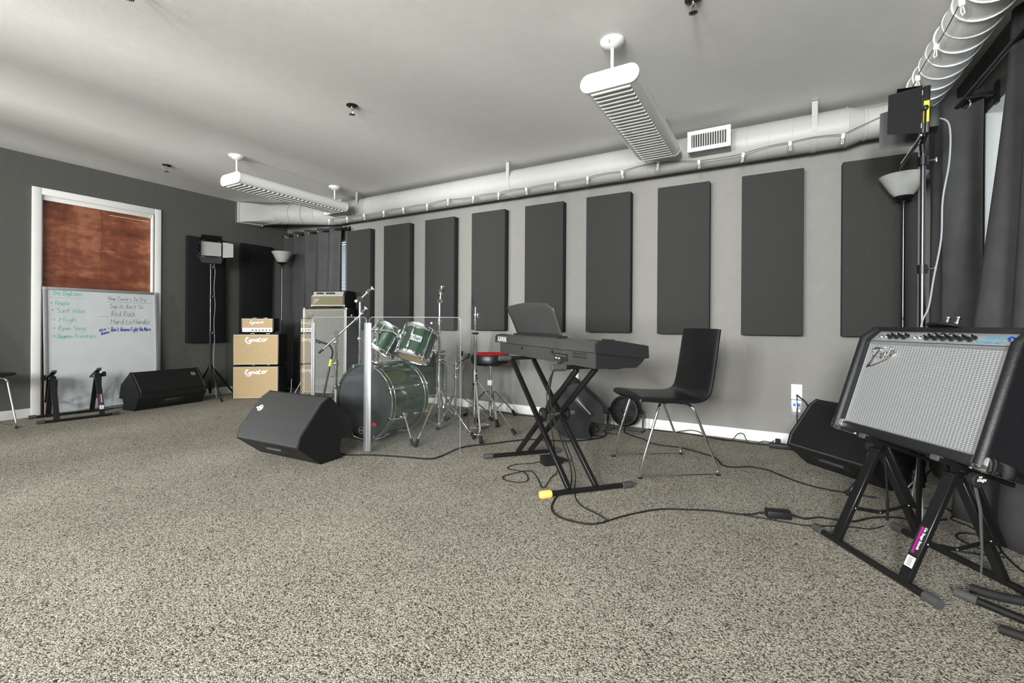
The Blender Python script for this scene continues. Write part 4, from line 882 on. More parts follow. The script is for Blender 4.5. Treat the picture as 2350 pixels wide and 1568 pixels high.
# ================================================================== LED panel lights on tripods
def led_light(loc, ang, legs, ztop, hz, hw2, hh2, nrm, label, thick, flaps, spread=.42, foot_z=.36, band=False, tubes='gunmetal'):
    t = thing('led_stand_light', label, 'stand light', loc, 0, 'LED panel lights on tripods')
    part('lower_column', MB().cyl((0, 0, .07), (0, 0, .80), thick, 14), 'black', t)
    part('middle_column', MB().cyl((0, 0, .74), (0, 0, 1.22), thick*.84, 14), tubes, t)
    part('upper_column', MB().cyl((0, 0, 1.18), (0, 0, ztop), thick*.68, 14), tubes, t)
    for z in (.78, 1.20, ztop-.06):
        c = part('collar', MB().cyl((0, 0, z-.022), (0, 0, z+.022), thick*1.35, 14), 'black', t)
        part('clamp_screw', MB().tube([(thick, 0, z), (thick+.030, .0, z), (thick+.036, .0, z+.012)], .0045, 6).box((thick+.036, 0, z), (.006, .010, .026), None, .002), 'chrome_satin', c)
    part('leg_hub', MB().cyl((0, 0, foot_z), (0, 0, foot_z+.05), thick*1.5, 14), 'black', t)
    part('brace_hub', MB().cyl((0, 0, .10), (0, 0, .14), thick*1.4, 14), 'black', t)
    sp0 = spread
    for a in legs:
        a, spread = a if isinstance(a, tuple) else (a, sp0); dx, dy = math.cos(R(a)), math.sin(R(a))
        lg_ = part('leg', MB().tube([(dx*thick*1.4, dy*thick*1.4, foot_z+.03), (dx*spread, dy*spread, .012)], .0105, 10), 'black', t)
        part('rubber_tip', MB().tube([(dx*spread*.95, dy*spread*.95, .03), (dx*(spread+.012), dy*(spread+.012), .010)], .0125, 10), 'rubber', lg_)
        part('brace', MB().bar((dx*thick, dy*thick, .12), (dx*spread*.55, dy*spread*.55, .012+(foot_z+.018)*.46), .010, .004, (0, 0, 1)), 'black', t)
    n = Vector(nrm).normalized(); sd = Vector((0, 0, 1)).cross(n).normalized(); vu = n.cross(sd).normalized(); c = Vector((0, 0, hz)); Mh = Matrix((sd, n, vu)).transposed()
    def hb(a0, a1, b0, b1, n0, n1, bev=0.0): return MB().box(c+sd*((a0+a1)/2)+vu*((b0+b1)/2)+n*((n0+n1)/2), (a1-a0, n1-n0, b1-b0), Mh, bev)
    hd = part('head_housing', hb(-hw2, hw2, -hh2, hh2, -.018, .010, .003), 'black', t)
    part('diffuser', hb(-hw2+.012, hw2-.012, -hh2+.012, hh2-.012, .009, .013), 'led_diffuser', hd)
    for k in range(9): part('led_row', hb(-hw2+.016+k*(2*hw2-.032)/9, -hw2+.018+k*(2*hw2-.032)/9, -hh2+.014, hh2-.014, .013, .0136), 'grey_plastic', hd)
    part('battery_box', hb(-hw2*.6, hw2*.6, -hh2*.7, hh2*.2, -.058, -.018, .004), 'black_matte', hd)
    if band: part('warning_label', hb(hw2, hw2+.0012, -hh2*.55, hh2*.35, -.015, .006), 'yellow_label', hd)
    part('yoke', MB().tube([c+sd*(hw2+.012)+vu*.0, c+sd*(hw2+.012)-vu*(hh2+.02), c-vu*(hh2+.028), c-sd*(hw2+.012)-vu*(hh2+.02), c-sd*(hw2+.012)], .005, 6), 'black', t)
    part('tilt_joint', MB().cyl((0, 0, ztop-.02), tuple(c-vu*(hh2+.028)), thick*.8, 12), 'black', t)
    for s_ in (-1, 1): part('tilt_knob', MB().lathe([(.012, 0), (.012, .012), (.006, .016)], c+sd*s_*(hw2+.014), sd*s_, 12), 'black', t)
    for side, L_, open_, mat in flaps:
        sgn = {'l': -sd, 'r': sd, 't': vu, 'b': -vu}[side]; al = vu if side in 'lr' else sd; hl = hh2 if side in 'lr' else hw2; e_ = hw2 if side in 'lr' else hh2
        dr = (n*math.sin(R(open_))+sgn*math.cos(R(open_))).normalized(); o_ = c+sgn*(e_+.004)+n*.012
        pn = dr.cross(al).normalized()
        fl = part('barn_door', MB().prism([(-hl, 0), (hl, 0), (hl*.86, L_), (-hl*.86, L_)], o_-pn*.001, al, dr, pn*.002), mat, t)
        for k in range(1, 5): part('rib', MB().bar(o_+al*(-hl*.9+k*hl*.36)+dr*.01+pn*.0015, o_+al*(-hl*.9+k*hl*.36)+dr*(L_-.01)+pn*.0015, .004, .0012, pn), 'grey_plastic' if mat == 'led_diffuser' else mat, fl)
        for k in (-1, 1): part('hinge', MB().cyl(o_+al*k*hl*.7-al*.012, o_+al*k*hl*.7+al*.012, .005, 8), 'chrome_satin', fl)
    return t, c
ll, c_ = led_light((-5.70, 2.865, 0), 0, ((-3, .27), (100, .32), (190, .28)), 1.60, 1.755, .112, .092, (.93, -.37, .02), 'small LED panel light on a tripod beside the tan amplifier stack', .0115, [('t', .10, 62, 'flap_black'), ('b', .085, 30, 'kb_grey'), ('r', .105, 8, 'led_diffuser'), ('l', .10, 78, 'flap_black')], .40)
part('power_cord', MB().tube(smooth([(-.02, .03, 1.64), (.03, .03, 1.50), (.015, .028, 1.3), (.035, .03, 1.1), (.018, .028, .9), (.03, .03, .7), (.016, .026, .5), (.03, .03, .3), (.04, .05, .02)], 5), .0035, 6), 'grey_plastic', ll)
lr_, c_ = led_light((0.662, 3.115, 0), 0, ((-103, .50), (38, .25), (200, .34)), 1.82, 1.995, .095, .118, (-.97, .13, .02), 'large LED panel light with open barn doors beside the right curtain', .0165, [('l', .165, 80, 'kb_grey'), ('r', .135, 84, 'flap_black'), ('t', .10, 82, 'flap_black'), ('b', .150, 30, 'kb_grey')], .52, .44, True, 'gunmetal')
part('power_cord', MB().tube(smooth([(.06, .02, 1.98), (.10, .0, 1.93), (.10, -.01, 1.75), (.075, -.01, 1.55), (.07, -.01, 1.35), (.04, -.02, 1.15), (.02, -.025, 1.0), (-.01, -.03, .9), (-.03, -.03, .6), (-.02, -.04, .25), (-.06, -.10, .01)], 5), .004, 6), 'grey_plastic', lr_)

# ================================================================== chairs
def chair(loc, f, label):
    f = Vector((*f, 0)).normalized(); s = Vector((-f.y, f.x, 0)); s = -s if s.y < 0 else s
    rz = math.atan2(f.y, f.x); t = thing('chair', label, 'chair', loc, rz, 'black leatherette chairs with chrome sled legs')
    prof = [(.240, .452), (.225, .462), (.10, .452), (-.06, .446), (-.14, .452), (-.185, .482), (-.205, .54), (-.228, .68), (-.258, .878)]
    pr = smooth([(a, b, 0) for a, b in prof], 5); th = .026; vs = []; fs = []
    nrm = []
    for i in range(len(pr)):
        tv = (pr[min(i+1, len(pr)-1)]-pr[max(i-1, 0)]).normalized(); nrm.append(Vector((tv.y, -tv.x, 0)))
    n = len(pr); hw = .212; M_ = 12
    ring = lambda i, q: None
    for i in range(n):
        k = i/(n-1); wdt = hw*(1-.05*max(0, k-.5)*2)*(1.0 if 0 < i < n-1 else .95)
        for j in range(M_+1):
            q = -1+2*j/M_; dish = .010*(1-q*q)*(1 if k < .5 else 1.6)
            p = pr[i]; b_ = nrm[i]
            vs.append(Vector((p.x, q*wdt, p.y))+Vector((b_.x, 0, b_.y))*(dish))
    W = M_+1
    for i in range(n-1):
        for j in range(M_): fs.append([i*W+j, i*W+j+1, (i+1)*W+j+1, (i+1)*W+j])
    o = part('seat_shell', MB().add(vs, fs), 'leather', t, angle=60); sm = o.modifiers.new('thickness', 'SOLIDIFY'); sm.thickness = th; sm.offset = 0; bv = o.modifiers.new('soft', 'BEVEL'); bv.width = .009; bv.segments = 3; bv.limit_method = 'ANGLE'
    edge = [Vector((p.x, hw*.985, p.y)) for p in pr]
    for sg in (-1, 1): part('side_piping', MB().tube([Vector((p.x, sg*hw*(1-.05*max(0, i/(n-1)-.5)*2)*1.0, p.y)) for i, p in enumerate(pr)], .0135, 8), 'leather', t)
    for sg in (-1, 1):
        y = sg*.225
        pts = [(.06, sg*.10, .424), (.125, sg*.215, .424), (.255, y, .012), (-.255, y, .012), (-.085, sg*.215, .420), (-.06, sg*.10, .420)]
        part('sled_leg', MB().tube(fillet(pts, .045, 6), .0075, 10), 'chrome', t)
        for x in (.245, -.245): part('glide', MB().b2((x-.014, y-.007, 0), (x+.014, y+.007, .008), .002), 'rubber', t)
    part('under_frame', MB().bar((.05, -.14, .424), (.05, .14, .424), .02, .006).bar((-.055, -.14, .420), (-.055, .14, .420), .02, .006), 'black', t)
    return t
chair((-.62, 3.024, 0), (-.796, -.605), 'black leatherette chair with chrome sled legs beside the keyboard')
chair((-5.715, .985, 0), (.98, .2), 'black chair cut by the left edge, one chrome leg in view')
# ================================================================== keyboard and its stand
Ke, Kd, Kb = Vector((-.78, .626, 0)), Vector((.626, .78, 0)), Vector((-.76, 2.17, 0)); KZ = Vector((0, 0, 1))
def K(a, b, z): return Kb+Ke*a+Kd*b+KZ*z
KR = Matrix((Ke, -Kd, KZ)).transposed()
t = thing('stage_piano', 'long black stage piano standing on the double-X stand', 'keyboard', K(.70, .15, .68), math.atan2(.626, -.78))
part('lower_case', MB().prism([(0, .681), (-.002, .757), (.292, .731), (.27, .706), (.236, .681)], Kb+Ke*.012, Kd, KZ, Ke*1.395), 'kb_grey', t, True)
part('upper_case', MB().prism([(-.008, .760), (-.004, .806), (.006, .818), (.05, .822), (.150, .812), (.150, .790), (.296, .786), (.302, .730), (.294, .731)], Kb+Ke*.012, Kd, KZ, Ke*1.47), 'kb_grey', t, True)
for a in (-.010, 1.482): part('end_cap', MB().prism([(-.010, .758), (-.006, .808), (.006, .820), (.05, .8245), (.12, .820), (.300, .793), (.304, .730), (.290, .728)], Kb+Ke*a, Kd, KZ, Ke*.022), 'kb_dark', t, True)
part('lower_end', MB().prism([(0, .681), (-.002, .757), (.292, .731), (.27, .706), (.236, .681)], Kb+Ke*.004, Kd, KZ, Ke*.009), 'kb_dark', t, True)
mb = MB(); text(mb, 'KAWAI', .054, K(1.440, -.0088, .768), -Ke, KZ, .0006, 0, .0012, sx=1.05); part('maker_name', mb, 'ink_white', t, True, recalc=False)
for a in (.96, .49): part('rear_jack', MB().lathe([(.011, 0), (.011, .006), (.006, .008)], K(a, -.002, .738), -Kd, 12), 'rubber', t, True)
jp = part('jack_recess', MB().box(K(.385, -.0015, .715), (.17, .004, .042), KR), 'ink_black', t, True)
for k in range(6): part('jack_socket', MB().lathe([(.007, 0), (.007, .003), (.003, .003)], K(.44-k*.022, -.0035, .722), -Kd, 10), 'chrome_satin', jp, True)
mb = MB(); text(mb, 'MIDI  LINE', .014, K(.455, -.0037, .702), -Ke, KZ, .0004); part('jack_lettering', mb, 'ink_white', jp, True, recalc=False)
mb = MB()
for r_ in range(2):
    for k in range(14): mb.box(K(.240-k*.0105, -.0022, .746-.004*0-r_*.017), (.004, .002, .011), KR)
part('vent_slots', mb, 'ink_black', t, True, kind='stuff')
mb = MB()
for k in range(52): mb.box(K(.08+k*.0247+.012, .225, .792), (.0238, .145, .014), KR, .001, 1)
part('white_keys', mb, 'white_plastic', t, True, kind='stuff')
mb = MB()
for k in range(52):
    if k % 7 not in (2, 6): mb.box(K(.08+(k+1)*.0247, .200, .803), (.012, .095, .012), KR, .001, 1)
part('black_keys', mb, 'ink_black', t, True, kind='stuff')
part('key_slip', MB().box(K(.72, .298, .784), (1.40, .006, .026), KR), 'kb_dark', t, True)
for k in range(5): part('slider_cap', MB().box(K(.06+k*.022, .13, .820), (.012, .018, .010), KR, .002), 'rubber', t, True)
for b in (.05, .21):
    for a in (.12, 1.30): part('rubber_foot', MB().lathe([(.016, 0), (.018, .006)], K(a, b, .675), (0, 0, 1), 12), 'rubber', t, True)
# music rest
def rest_pt(q, h): return K(1.175-.705*q, .055-.085*h+.010*math.sin(PI*q), .826+.215*h)
t = thing('music_rest', 'black curved music rest slotted into the top of the piano', 'music stand', K(.83, .05, .82))
vs = []; fs = []; nq, nh = 20, 8
for i in range(nh+1):
    h = i/nh
    for j in range(nq+1):
        q = j/nq; spread = 1+.06*h; qq = .5+(q-.5)*spread-.01*h
        cut = 1.0 if q < .9 else 1.0-(q-.9)*1.7
        hh = h*(.945+.075*math.sin(PI*min(1, q*1.12)))*cut; vs.append(rest_pt(qq, hh))
for i in range(nh):
    for j in range(nq): fs.append([i*(nq+1)+j, i*(nq+1)+j+1, (i+1)*(nq+1)+j+1, (i+1)*(nq+1)+j])
o = part('rest_sheet', MB().add(vs, fs), 'kb_grey', t, True); o.modifiers.new('thickness', 'SOLIDIFY').thickness = .004
part('rest_foot', MB().prism([(.015, .820), (.085, .8215), (.075, .832), (.03, .836)], Kb+Ke*.455, Kd, KZ, Ke*.735), 'kb_dark', t, True)
part('slot_strip', MB().prism([(.004, .8185), (.016, .8205), (.016, .8225), (.004, .8205)], Kb+Ke*.455, Kd, KZ, Ke*.735), 'chrome_satin', t, True)
# double-X stand
t = thing('keyboard_stand', 'black double-X keyboard stand with one yellow foot cap', 'keyboard stand', (-1.18, 2.55, 0))
F2 = Vector((.667, .745, 0)); fn0, ff0 = Vector((-1.049, 2.126, .017)), Vector((-1.679, 2.550, .017)); tn0, tf0 = Vector((-1.030, 2.262, .667)), Vector((-1.623, 2.690, .667))
for o_, cap in ((fn0, 'yellow'), (ff0, 'grey_rubber')):
    ft = part('foot_tube', MB().cyl(o_+F2*.05, o_+F2*.50, .014, 12), 'black', t, True)
    for p, d_, m_ in ((o_, F2, cap), (o_+F2*.55, -F2, 'grey_rubber')):
        mb = MB().lathe([(.0165, 0), (.0185, .004), (.0185, .062), (.0145, .065)], p, d_, 16)
        for k in range(12): a = 2*PI*k/12; sv = Vector((-F2.y, F2.x, 0)); q = sv*math.cos(a)*.0185+KZ*math.sin(a)*.0185; mb.bar(p+d_*.006+q, p+d_*.058+q, .0022, .0022, q)
        part('foot_cap', mb, m_, ft, True, label='yellow ribbed foot cap' if m_ == 'yellow' else None)
for o_ in (tn0, tf0):
    tt = part('support_tube', MB().cyl(o_+Kd*.04, o_+Kd*.40, .0125, 12), 'black', t, True)
    for p, d_ in ((o_-Kd*.025, Kd), (o_+Kd*.42, -Kd)): part('foam_cap', MB().lathe([(.016, 0), (.0195, .004), (.0195, .085), (.014, .088)], p, d_, 16), 'grey_rubber', tt, True)
def on(o_, d_, s_, z): q = o_+d_*s_; q.z = z; return q
for s1, s2 in ((.165, .075), (.325, .235)):
    part('cross_leg', MB().bar(on(fn0, F2, s1, .028), on(tf0, Kd, s2, .655), .026, .026, Kd, .002), 'black', t, True)
for s1, s2 in ((.240, .135), (.330, .255)):
    part('cross_leg', MB().bar(on(ff0, F2, s1, .028), on(tn0, Kd, s2, .655), .026, .026, Kd, .002), 'black', t, True)
pv = Vector((-1.20, 2.585, .345))
part('pivot_bolt', MB().cyl(pv-Kd*.09, pv+Kd*.16, .012, 12), 'chrome_satin', t, True)
for s_ in (-.05, .11): part('pivot_plate', MB().lathe([(.042, 0), (.044, .004), (.044, .016), (.034, .022)], pv+Kd*s_, -Kd, 20), 'black_matte', t, True)
part('release_mark', MB().box(pv-Kd*.0735+KZ*.004, (.006, .003, .022), KR @ Matrix.Rotation(.5, 3, 'Y')), 'yellow_tape', t, True)
# sustain pedal
t = thing('sustain_pedal', 'black sustain pedal on the carpet under the keyboard', 'pedal', (-1.24, 2.70, 0), math.atan2(.78, .626))
part('housing', MB().prism([(-.075, 0), (.04, 0), (.04, .030), (.0, .050), (-.075, .055)], (0, -.04, 0), (1, 0, 0), (0, 0, 1), (0, .08, 0)), 'black_matte', t)
part('treadle', MB().prism([(-.01, .040), (.10, .008), (.10, .016), (-.01, .058)], (0, -.030, 0), (1, 0, 0), (0, 0, 1), (0, .060, 0)), 'rubber', t)
part('hinge_pin', MB().cyl((.0, -.042, .048), (.0, .042, .048), .004, 8), 'chrome_satin', t)

# ================================================================== fan, outlets, power
fc = Vector((-1.104, 3.875, .168)); fa = Vector((-.10, -.97, .16)).normalized(); fs_ = Vector((0, 0, 1)).cross(fa).normalized(); fu = fa.cross(fs_)
t = thing('desk_fan', 'small round black floor fan against the grey wall', 'fan', (-1.104, 3.90, 0))
part('shroud', MB().lathe([(.118, -.055), (.130, -.03), (.132, .02), (.122, .045), (.112, .047), (.116, .02), (.110, -.05)], fc, fa, 36, cap0=False, cap1=False), 'black_matte', t, True)
part('back_shell', MB().lathe([(.03, -.10), (.075, -.085), (.118, -.052)], fc, fa, 30), 'black_matte', t, True)
for k in range(30):
    a0 = 2*PI*k/30; pts = [fc+fa*(.040-.004*j)+(fs_*math.cos(a0+.22*j)+fu*math.sin(a0+.22*j))*(.114-.028*j) for j in range(4)]
    part('grille_vane', MB().tube(pts, .0026, 4), 'grey_rubber', t, True)
part('grille_hub', MB().lathe([(.030, .026), (.030, .034), (.012, .040)], fc, fa, 20), 'black_matte', t, True)
for k in range(3):
    a0 = 2*PI*k/3; vs = []
    for j in range(5):
        for i in range(4): rr_ = .022+.078*i/3; an = a0+.30*j/1.2+.1*i; vs.append(fc+(fs_*math.cos(an)+fu*math.sin(an))*rr_+fa*(-.02+.010*j))
    part('fan_blade', MB().add(vs, [[j*4+i, j*4+i+1, (j+1)*4+i+1, (j+1)*4+i] for j in range(4) for i in range(3)]), 'black_matte', t, True)
part('stand_base', MB().tube(fillet([fc+Vector((-.150, .0, -.02)), (-1.256, 3.86, .012), (-.952, 3.86, .012), fc+Vector((.150, .0, -.02))], .03, 5), .009, 8).b2((-1.26, 3.80, 0), (-.95, 3.83, .014), .003).b2((-1.262, 3.80, 0), (-1.245, 3.95, .014), .003).b2((-.963, 3.80, 0), (-.946, 3.95, .014), .003), 'grey_rubber', t, True)
for s_ in (-1, 1): part('pivot_knob', MB().lathe([(.016, 0), (.016, .012), (.010, .016)], fc+Vector((s_*.135, 0, 0)), (s_, 0, 0), 14), 'black_matte', t, True)
def outlet(x, z, h, label, low=False):
    t = thing('wall_outlet', label, 'outlet', (x, YB, z), 0)
    part('cover_plate', MB().box((0, -.004, 0), (.072, .008, h), None, .003), 'white_plastic', t)
    for dz in (-.022, .022):
        s_ = part('socket', MB().box((0, -.0085, dz), (.034, .002, .028), None, .001), 'white_plastic', t)
        for dx in (-.007, .007): part('slot', MB().b2((dx-.001, -.0100, dz-.004), (dx+.001, -.0094, dz+.006)), 'ink_black', s_)
    return t
outlet(.146, .405, .115, 'white wall outlet above the power strip with a cord plugged in')
outlet(-1.64, .43, .115, 'white wall outlet seen between the keyboard stand legs')
t = thing('data_outlet', 'grey wall plate with blue data sockets below the plugged outlet', 'outlet', (.146, YB, .285), 0)
part('cover_plate', MB().box((0, -.004, 0), (.070, .008, .115), None, .003), 'panel_silver', t)
for dx in (-.014, .014): part('data_socket', MB().b2((dx-.010, -.012, .012), (dx+.010, -.008, .036), .001), 'blue_plug', t)
for dx in (-.014, .014): part('blank_socket', MB().b2((dx-.010, -.011, -.030), (dx+.010, -.008, -.010), .001), 'white_plastic', t)
t = thing('power_strip', 'black power strip lying along the baseboard', 'power strip', (.10, 3.90, 0), R(4))
part('body', MB().box((0, 0, .018), (.26, .052, .036), None, .006), 'black_matte', t)
for k in range(5): part('socket', MB().lathe([(.017, 0), (.017, .002), (.013, .002)], (-.09+k*.045, 0, .0355), n=14), 'rubber', t)
part('plug', MB().box((-.075, 0, .052), (.034, .030, .034), None, .005), 'rubber', t)
part('rocker_switch', MB().box((.115, 0, .038), (.016, .022, .008), None, .002), 'red_light', t)
t = thing('power_adapter', 'small black power brick lying on the carpet', 'power adapter', (.018, 2.487, 0), math.atan2(.03, .09))
part('body', MB().box((0, 0, .018), (.105, .052, .034), None, .005), 'black_matte', t)
part('strain_relief', MB().cyl((-.052, 0, .018), (-.075, 0, .014), .006, 8).cyl((.052, 0, .018), (.072, 0, .014), .006, 8), 'rubber', t)
# ================================================================== cables on the floor
def cable(name, label, pts, r=.0045, mat='rubber', z=None, sub=6, group='black cables on the carpet'):
    P = [Vector((*p, z if z is not None else r)) if len(p) == 2 else Vector(p) for p in pts]
    return solo(name, label, 'cable', MB().tube(smooth(P, sub), r, 7), mat, group=group)
cable('speaker_cable', 'black cable running from the middle monitor past the clear shield', [(-2.70, 2.10, .03), (-2.529, 2.136), (-2.388, 2.215), (-2.190, 2.290), (-1.993, 2.348), (-1.951, 2.432), (-1.961, 2.693), (-1.831, 2.900), (-1.662, 3.140), (-1.465, 3.22), (-1.32, 3.30), (-1.19, 3.50), (-1.20, 3.66)], .0055)
cable('adapter_cable', 'long black cord looping in front of the keyboard stand to the power brick', [(-1.020, 2.405, .695), (-1.075, 2.36, .66), (-1.10, 2.34, .52), (-1.06, 2.345, .34), (-1.00, 2.40, .12), (-.975, 2.36, .012), (-.985, 2.23), (-.952, 2.060), (-.892, 1.975), (-.802, 1.945), (-.697, 1.971), (-.625, 2.095), (-.552, 2.207), (-.470, 2.298), (-.359, 2.358), (-.247, 2.407), (-.153, 2.421), (-.090, 2.453), (-.057, 2.470, .014)], .0042)
cable('adapter_cable', 'black cord from the power brick to the combo amplifier stand', [(.088, 2.505, .014), (.131, 2.528), (.185, 2.577), (.254, 2.590), (.321, 2.608), (.40, 2.70), (.495, 2.76), (.60, 2.78), (.70, 2.86)], .0042)
cable('pedal_cable', 'thin black cable from the piano to the sustain pedal, looped on the carpet', [(-1.00, 2.418, .71), (-1.09, 2.40, .66), (-1.13, 2.40, .45), (-1.12, 2.45, .2), (-1.13, 2.53, .03), (-1.132, 2.442), (-1.096, 2.263), (-1.181, 2.368), (-1.274, 2.477), (-1.320, 2.468), (-1.368, 2.364), (-1.381, 2.301), (-1.321, 2.258), (-1.236, 2.284), (-1.238, 2.352), (-1.324, 2.447), (-1.433, 2.450), (-1.438, 2.540), (-1.36, 2.62), (-1.30, 2.645, .02)], .003)
cable('audio_cable', 'black cable hanging from the back of the piano between the stand legs', [(-1.035, 2.40, .70), (-1.10, 2.345, .60), (-1.115, 2.36, .42), (-1.03, 2.42, .22), (-.985, 2.45, .05), (-.93, 2.30), (-.84, 2.15), (-.72, 2.08), (-.66, 2.04)], .003)
cable('fan_cord', 'black cord trailing from the fan under the chair', [(-1.104, 3.93, .05), (-1.085, 3.78, .01), (-1.022, 3.72), (-.942, 3.66), (-.889, 3.64), (-.824, 3.543), (-.722, 3.517), (-.599, 3.521), (-.472, 3.464), (-.349, 3.377), (-.281, 3.216), (-.206, 3.220), (-.134, 3.273), (-.037, 3.260), (.032, 3.187), (.118, 3.105), (.199, 3.055), (.325, 3.030), (.464, 3.026)], .0045)
cable('baseboard_cord', 'black cord lying along the white baseboard to the power strip', [(-.944, 4.00), (-.818, 4.00), (-.677, 4.01), (-.539, 3.99), (-.454, 3.97), (-.343, 3.955), (-.252, 3.945), (-.162, 3.93), (-.034, 3.90, .014)], .005)
cable('baseboard_cord', 'thin looping black cord standing up against the baseboard', [(-.70, 4.00, .012), (-.60, 4.01, .035), (-.53, 4.0, .03), (-.46, 3.96, .006), (-.36, 3.92, .006), (-.29, 3.93, .006), (-.245, 3.95, .06), (-.205, 3.95, .065), (-.175, 3.94, .012), (-.12, 3.93, .006), (-.07, 3.94, .030), (-.02, 3.93, .030), (.0, 3.91, .05)], .0032)
cable('outlet_cord', 'black cord hanging from the wall outlet to the power strip', [(.146, 4.046, .385), (.146, 4.02, .375), (.150, 4.02, .30), (.148, 4.03, .20), (.155, 4.02, .10), (.165, 3.96, .05), (.16, 3.93, .04)], .0035)
cable('outlet_cord', 'thick black cord curving from the wall outlet behind the monitor', [(.150, 4.046, .38), (.165, 4.02, .37), (.205, 4.02, .33), (.235, 4.02, .24), (.25, 4.02, .12), (.27, 4.01, .02)], .005)
cable('stand_cable', 'thin black cable lying across the front foot of the combo stand', [(-.135, 2.426), (-.027, 2.434), (.094, 2.441), (.150, 2.455), (.230, 2.50), (.30, 2.53), (.372, 2.55), (.43, 2.62)], .0028)
cable('tangle_cable', 'black cable curling behind the combo stand by the curtain', [(.58, 2.50), (.654, 2.48), (.737, 2.50), (.79, 2.56), (.80, 2.66), (.74, 2.72), (.68, 2.66), (.70, 2.58), (.78, 2.50)], .0035)
cable('tangle_cable', 'black cable winding from the light tripod to the curtain foot', [(.60, 3.05), (.65, 2.98), (.72, 3.05), (.76, 2.96), (.72, 2.88), (.77, 2.80), (.80, 2.70), (.79, 2.45), (.82, 2.30)], .0035)
cable('tangle_cable', 'loose grey cable loop under the combo amplifier', [(.55, 2.95, .0035), (.57, 2.93, .10), (.60, 2.88, .16), (.605, 2.84, .10), (.60, 2.80, .02), (.58, 2.74, .0035), (.55, 2.68, .0035)], .0035, 'grey_plastic')
cable('wall_cable', 'black cable along the wall behind the drum throne', [(-2.647, 4.0), (-2.524, 4.01), (-2.232, 3.955), (-2.027, 3.97), (-1.900, 3.95), (-1.78, 3.99)], .0045)
for k, (x, y, s_) in enumerate(((-1.22, 3.75, 1), (-1.30, 3.62, -1))):
    cable('speaker_lead', ['thin black lead tangled beside the floor fan', 'thin black lead hooked under the floor speaker handle'][k], [(x, y, .16), (x+.03*s_, y-.02, .12), (x+.05, y+.03*s_, .06), (x+.02, y+.05, .01), (x-.03, y-.02, .004), (x+.06, y-.08, .004), (x+.12, y-.05, .004)], .0035)
for k, (x, dx) in enumerate(((-5.17, .03), (-5.08, -.025))):
    cable('amplifier_lead', ['grey lead dropping beside the tan cabinets, left of its pair', 'grey lead dropping beside the bass cabinet, right of its pair'][k], [(x-dx*2, 3.58, .20), (x-dx*1.2, 3.56, .14), (x, 3.53, .06), (x+dx*.2, 3.50, .006), (x+.01, 3.46, .006)], .005, 'grey_plastic')
# tube stand lying at the lower right edge
t = thing('guitar_stand', 'black tubular stand legs reaching in at the lower right edge', 'guitar stand', (.80, 1.86, 0))
part('base_tube', MB().cyl((.540, 2.060, .014), (.83, 1.852, .014), .0125, 12), 'black', t, True)
part('base_tip', MB().tube([(.530, 2.067, .0155), (.575, 2.035, .0155)], .0155, 12), 'grey_rubber', t, True)
part('padded_arm', MB().tube(smooth([(.580, 2.122, .016), (.63, 2.103, .016), (.70, 2.10, .018), (.78, 2.09, .03), (.83, 2.06, .06)], 4), .0145, 12), 'rubber', t, True)
part('front_foot', MB().tube([(.578, 1.884, .013), (.83, 1.80, .014)], .0125, 12), 'rubber', t, True)
part('upright', MB().tube(smooth([(.83, 1.83, .014), (.825, 1.85, .20), (.825, 1.97, .36), (.83, 2.06, .06)], 5), .0115, 10), 'black', t, True)
# ================================================================== drum kit
def lugs(t, o, ax, Rr, h0, h1, n, ph=0.0, name='lug', wide=.018, depth=.016):
    o, ax = Vector(o), Vector(ax).normalized(); ref = Vector((0, 0, 1)) if abs(ax.z) < .9 else Vector((1, 0, 0)); x = ax.cross(ref).normalized(); y = ax.cross(x)
    for k in range(n):
        a = 2*PI*k/n+ph; d_ = x*math.cos(a)+y*math.sin(a); s_ = ax.cross(d_); c = o+d_*(Rr+depth*.4)+ax*((h0+h1)/2)
        part(name, MB().box(c, (wide, depth, abs(h1-h0)), Matrix((s_, d_, ax)).transposed(), .005), 'chrome', t, True)
def rods(t, o, ax, Rr, h0, h1, n, ph=0.0):
    o, ax = Vector(o), Vector(ax).normalized(); ref = Vector((0, 0, 1)) if abs(ax.z) < .9 else Vector((1, 0, 0)); x = ax.cross(ref).normalized(); y = ax.cross(x)
    for k in range(n):
        a = 2*PI*k/n+ph; d_ = x*math.cos(a)+y*math.sin(a)
        part('tension_rod', MB().cyl(o+d_*(Rr+.010)+ax*h0, o+d_*(Rr+.010)+ax*h1, .0035, 6), 'chrome', t, True)
BA = Vector((-.05, 1, 0)).normalized(); BF = Vector((-2.725, 2.465, .300)); BR = .275; BD = .43
t = thing('bass_drum', 'large green lacquer bass drum lying behind the clear shield', 'drum', (BF.x, BF.y+.2, 0))
part('shell', MB().lathe([(BR-.006, .03), (BR, .032), (BR, BD-.032), (BR-.006, BD-.03)], BF, BA, 64), 'drum_green', t, True)
for h, hh in ((0, .040), (BD-.040, .040)):
    part('hoop', MB().lathe([(BR-.002, h), (BR+.012, h), (BR+.014, h+.004), (BR+.014, h+hh-.004), (BR+.012, h+hh), (BR-.002, h+hh)], BF, BA, 64, False, False), 'drum_green', t, True)
    for e_ in (h+.001, h+hh-.001): part('hoop_rim', MB().ring(BF+BA*e_, BA, BR+.012, .003, 64, 6), 'chrome', t, True)
fh = part('front_head', MB().lathe([(.001, .010), (BR-.004, .010), (BR-.002, .014)], BF, BA, 64), 'head_dark', t, True)
part('rear_head', MB().lathe([(.001, BD-.010), (BR-.004, BD-.010), (BR-.002, BD-.014)], BF, BA, 64), 'head_white', t, True)
BX = Vector((BA.y, -BA.x, 0))
part('port_ring', MB().ring(BF+BX*.115-KZ*.115+BA*.009, BA, .058, .006, 32, 8), 'rubber', fh, True)
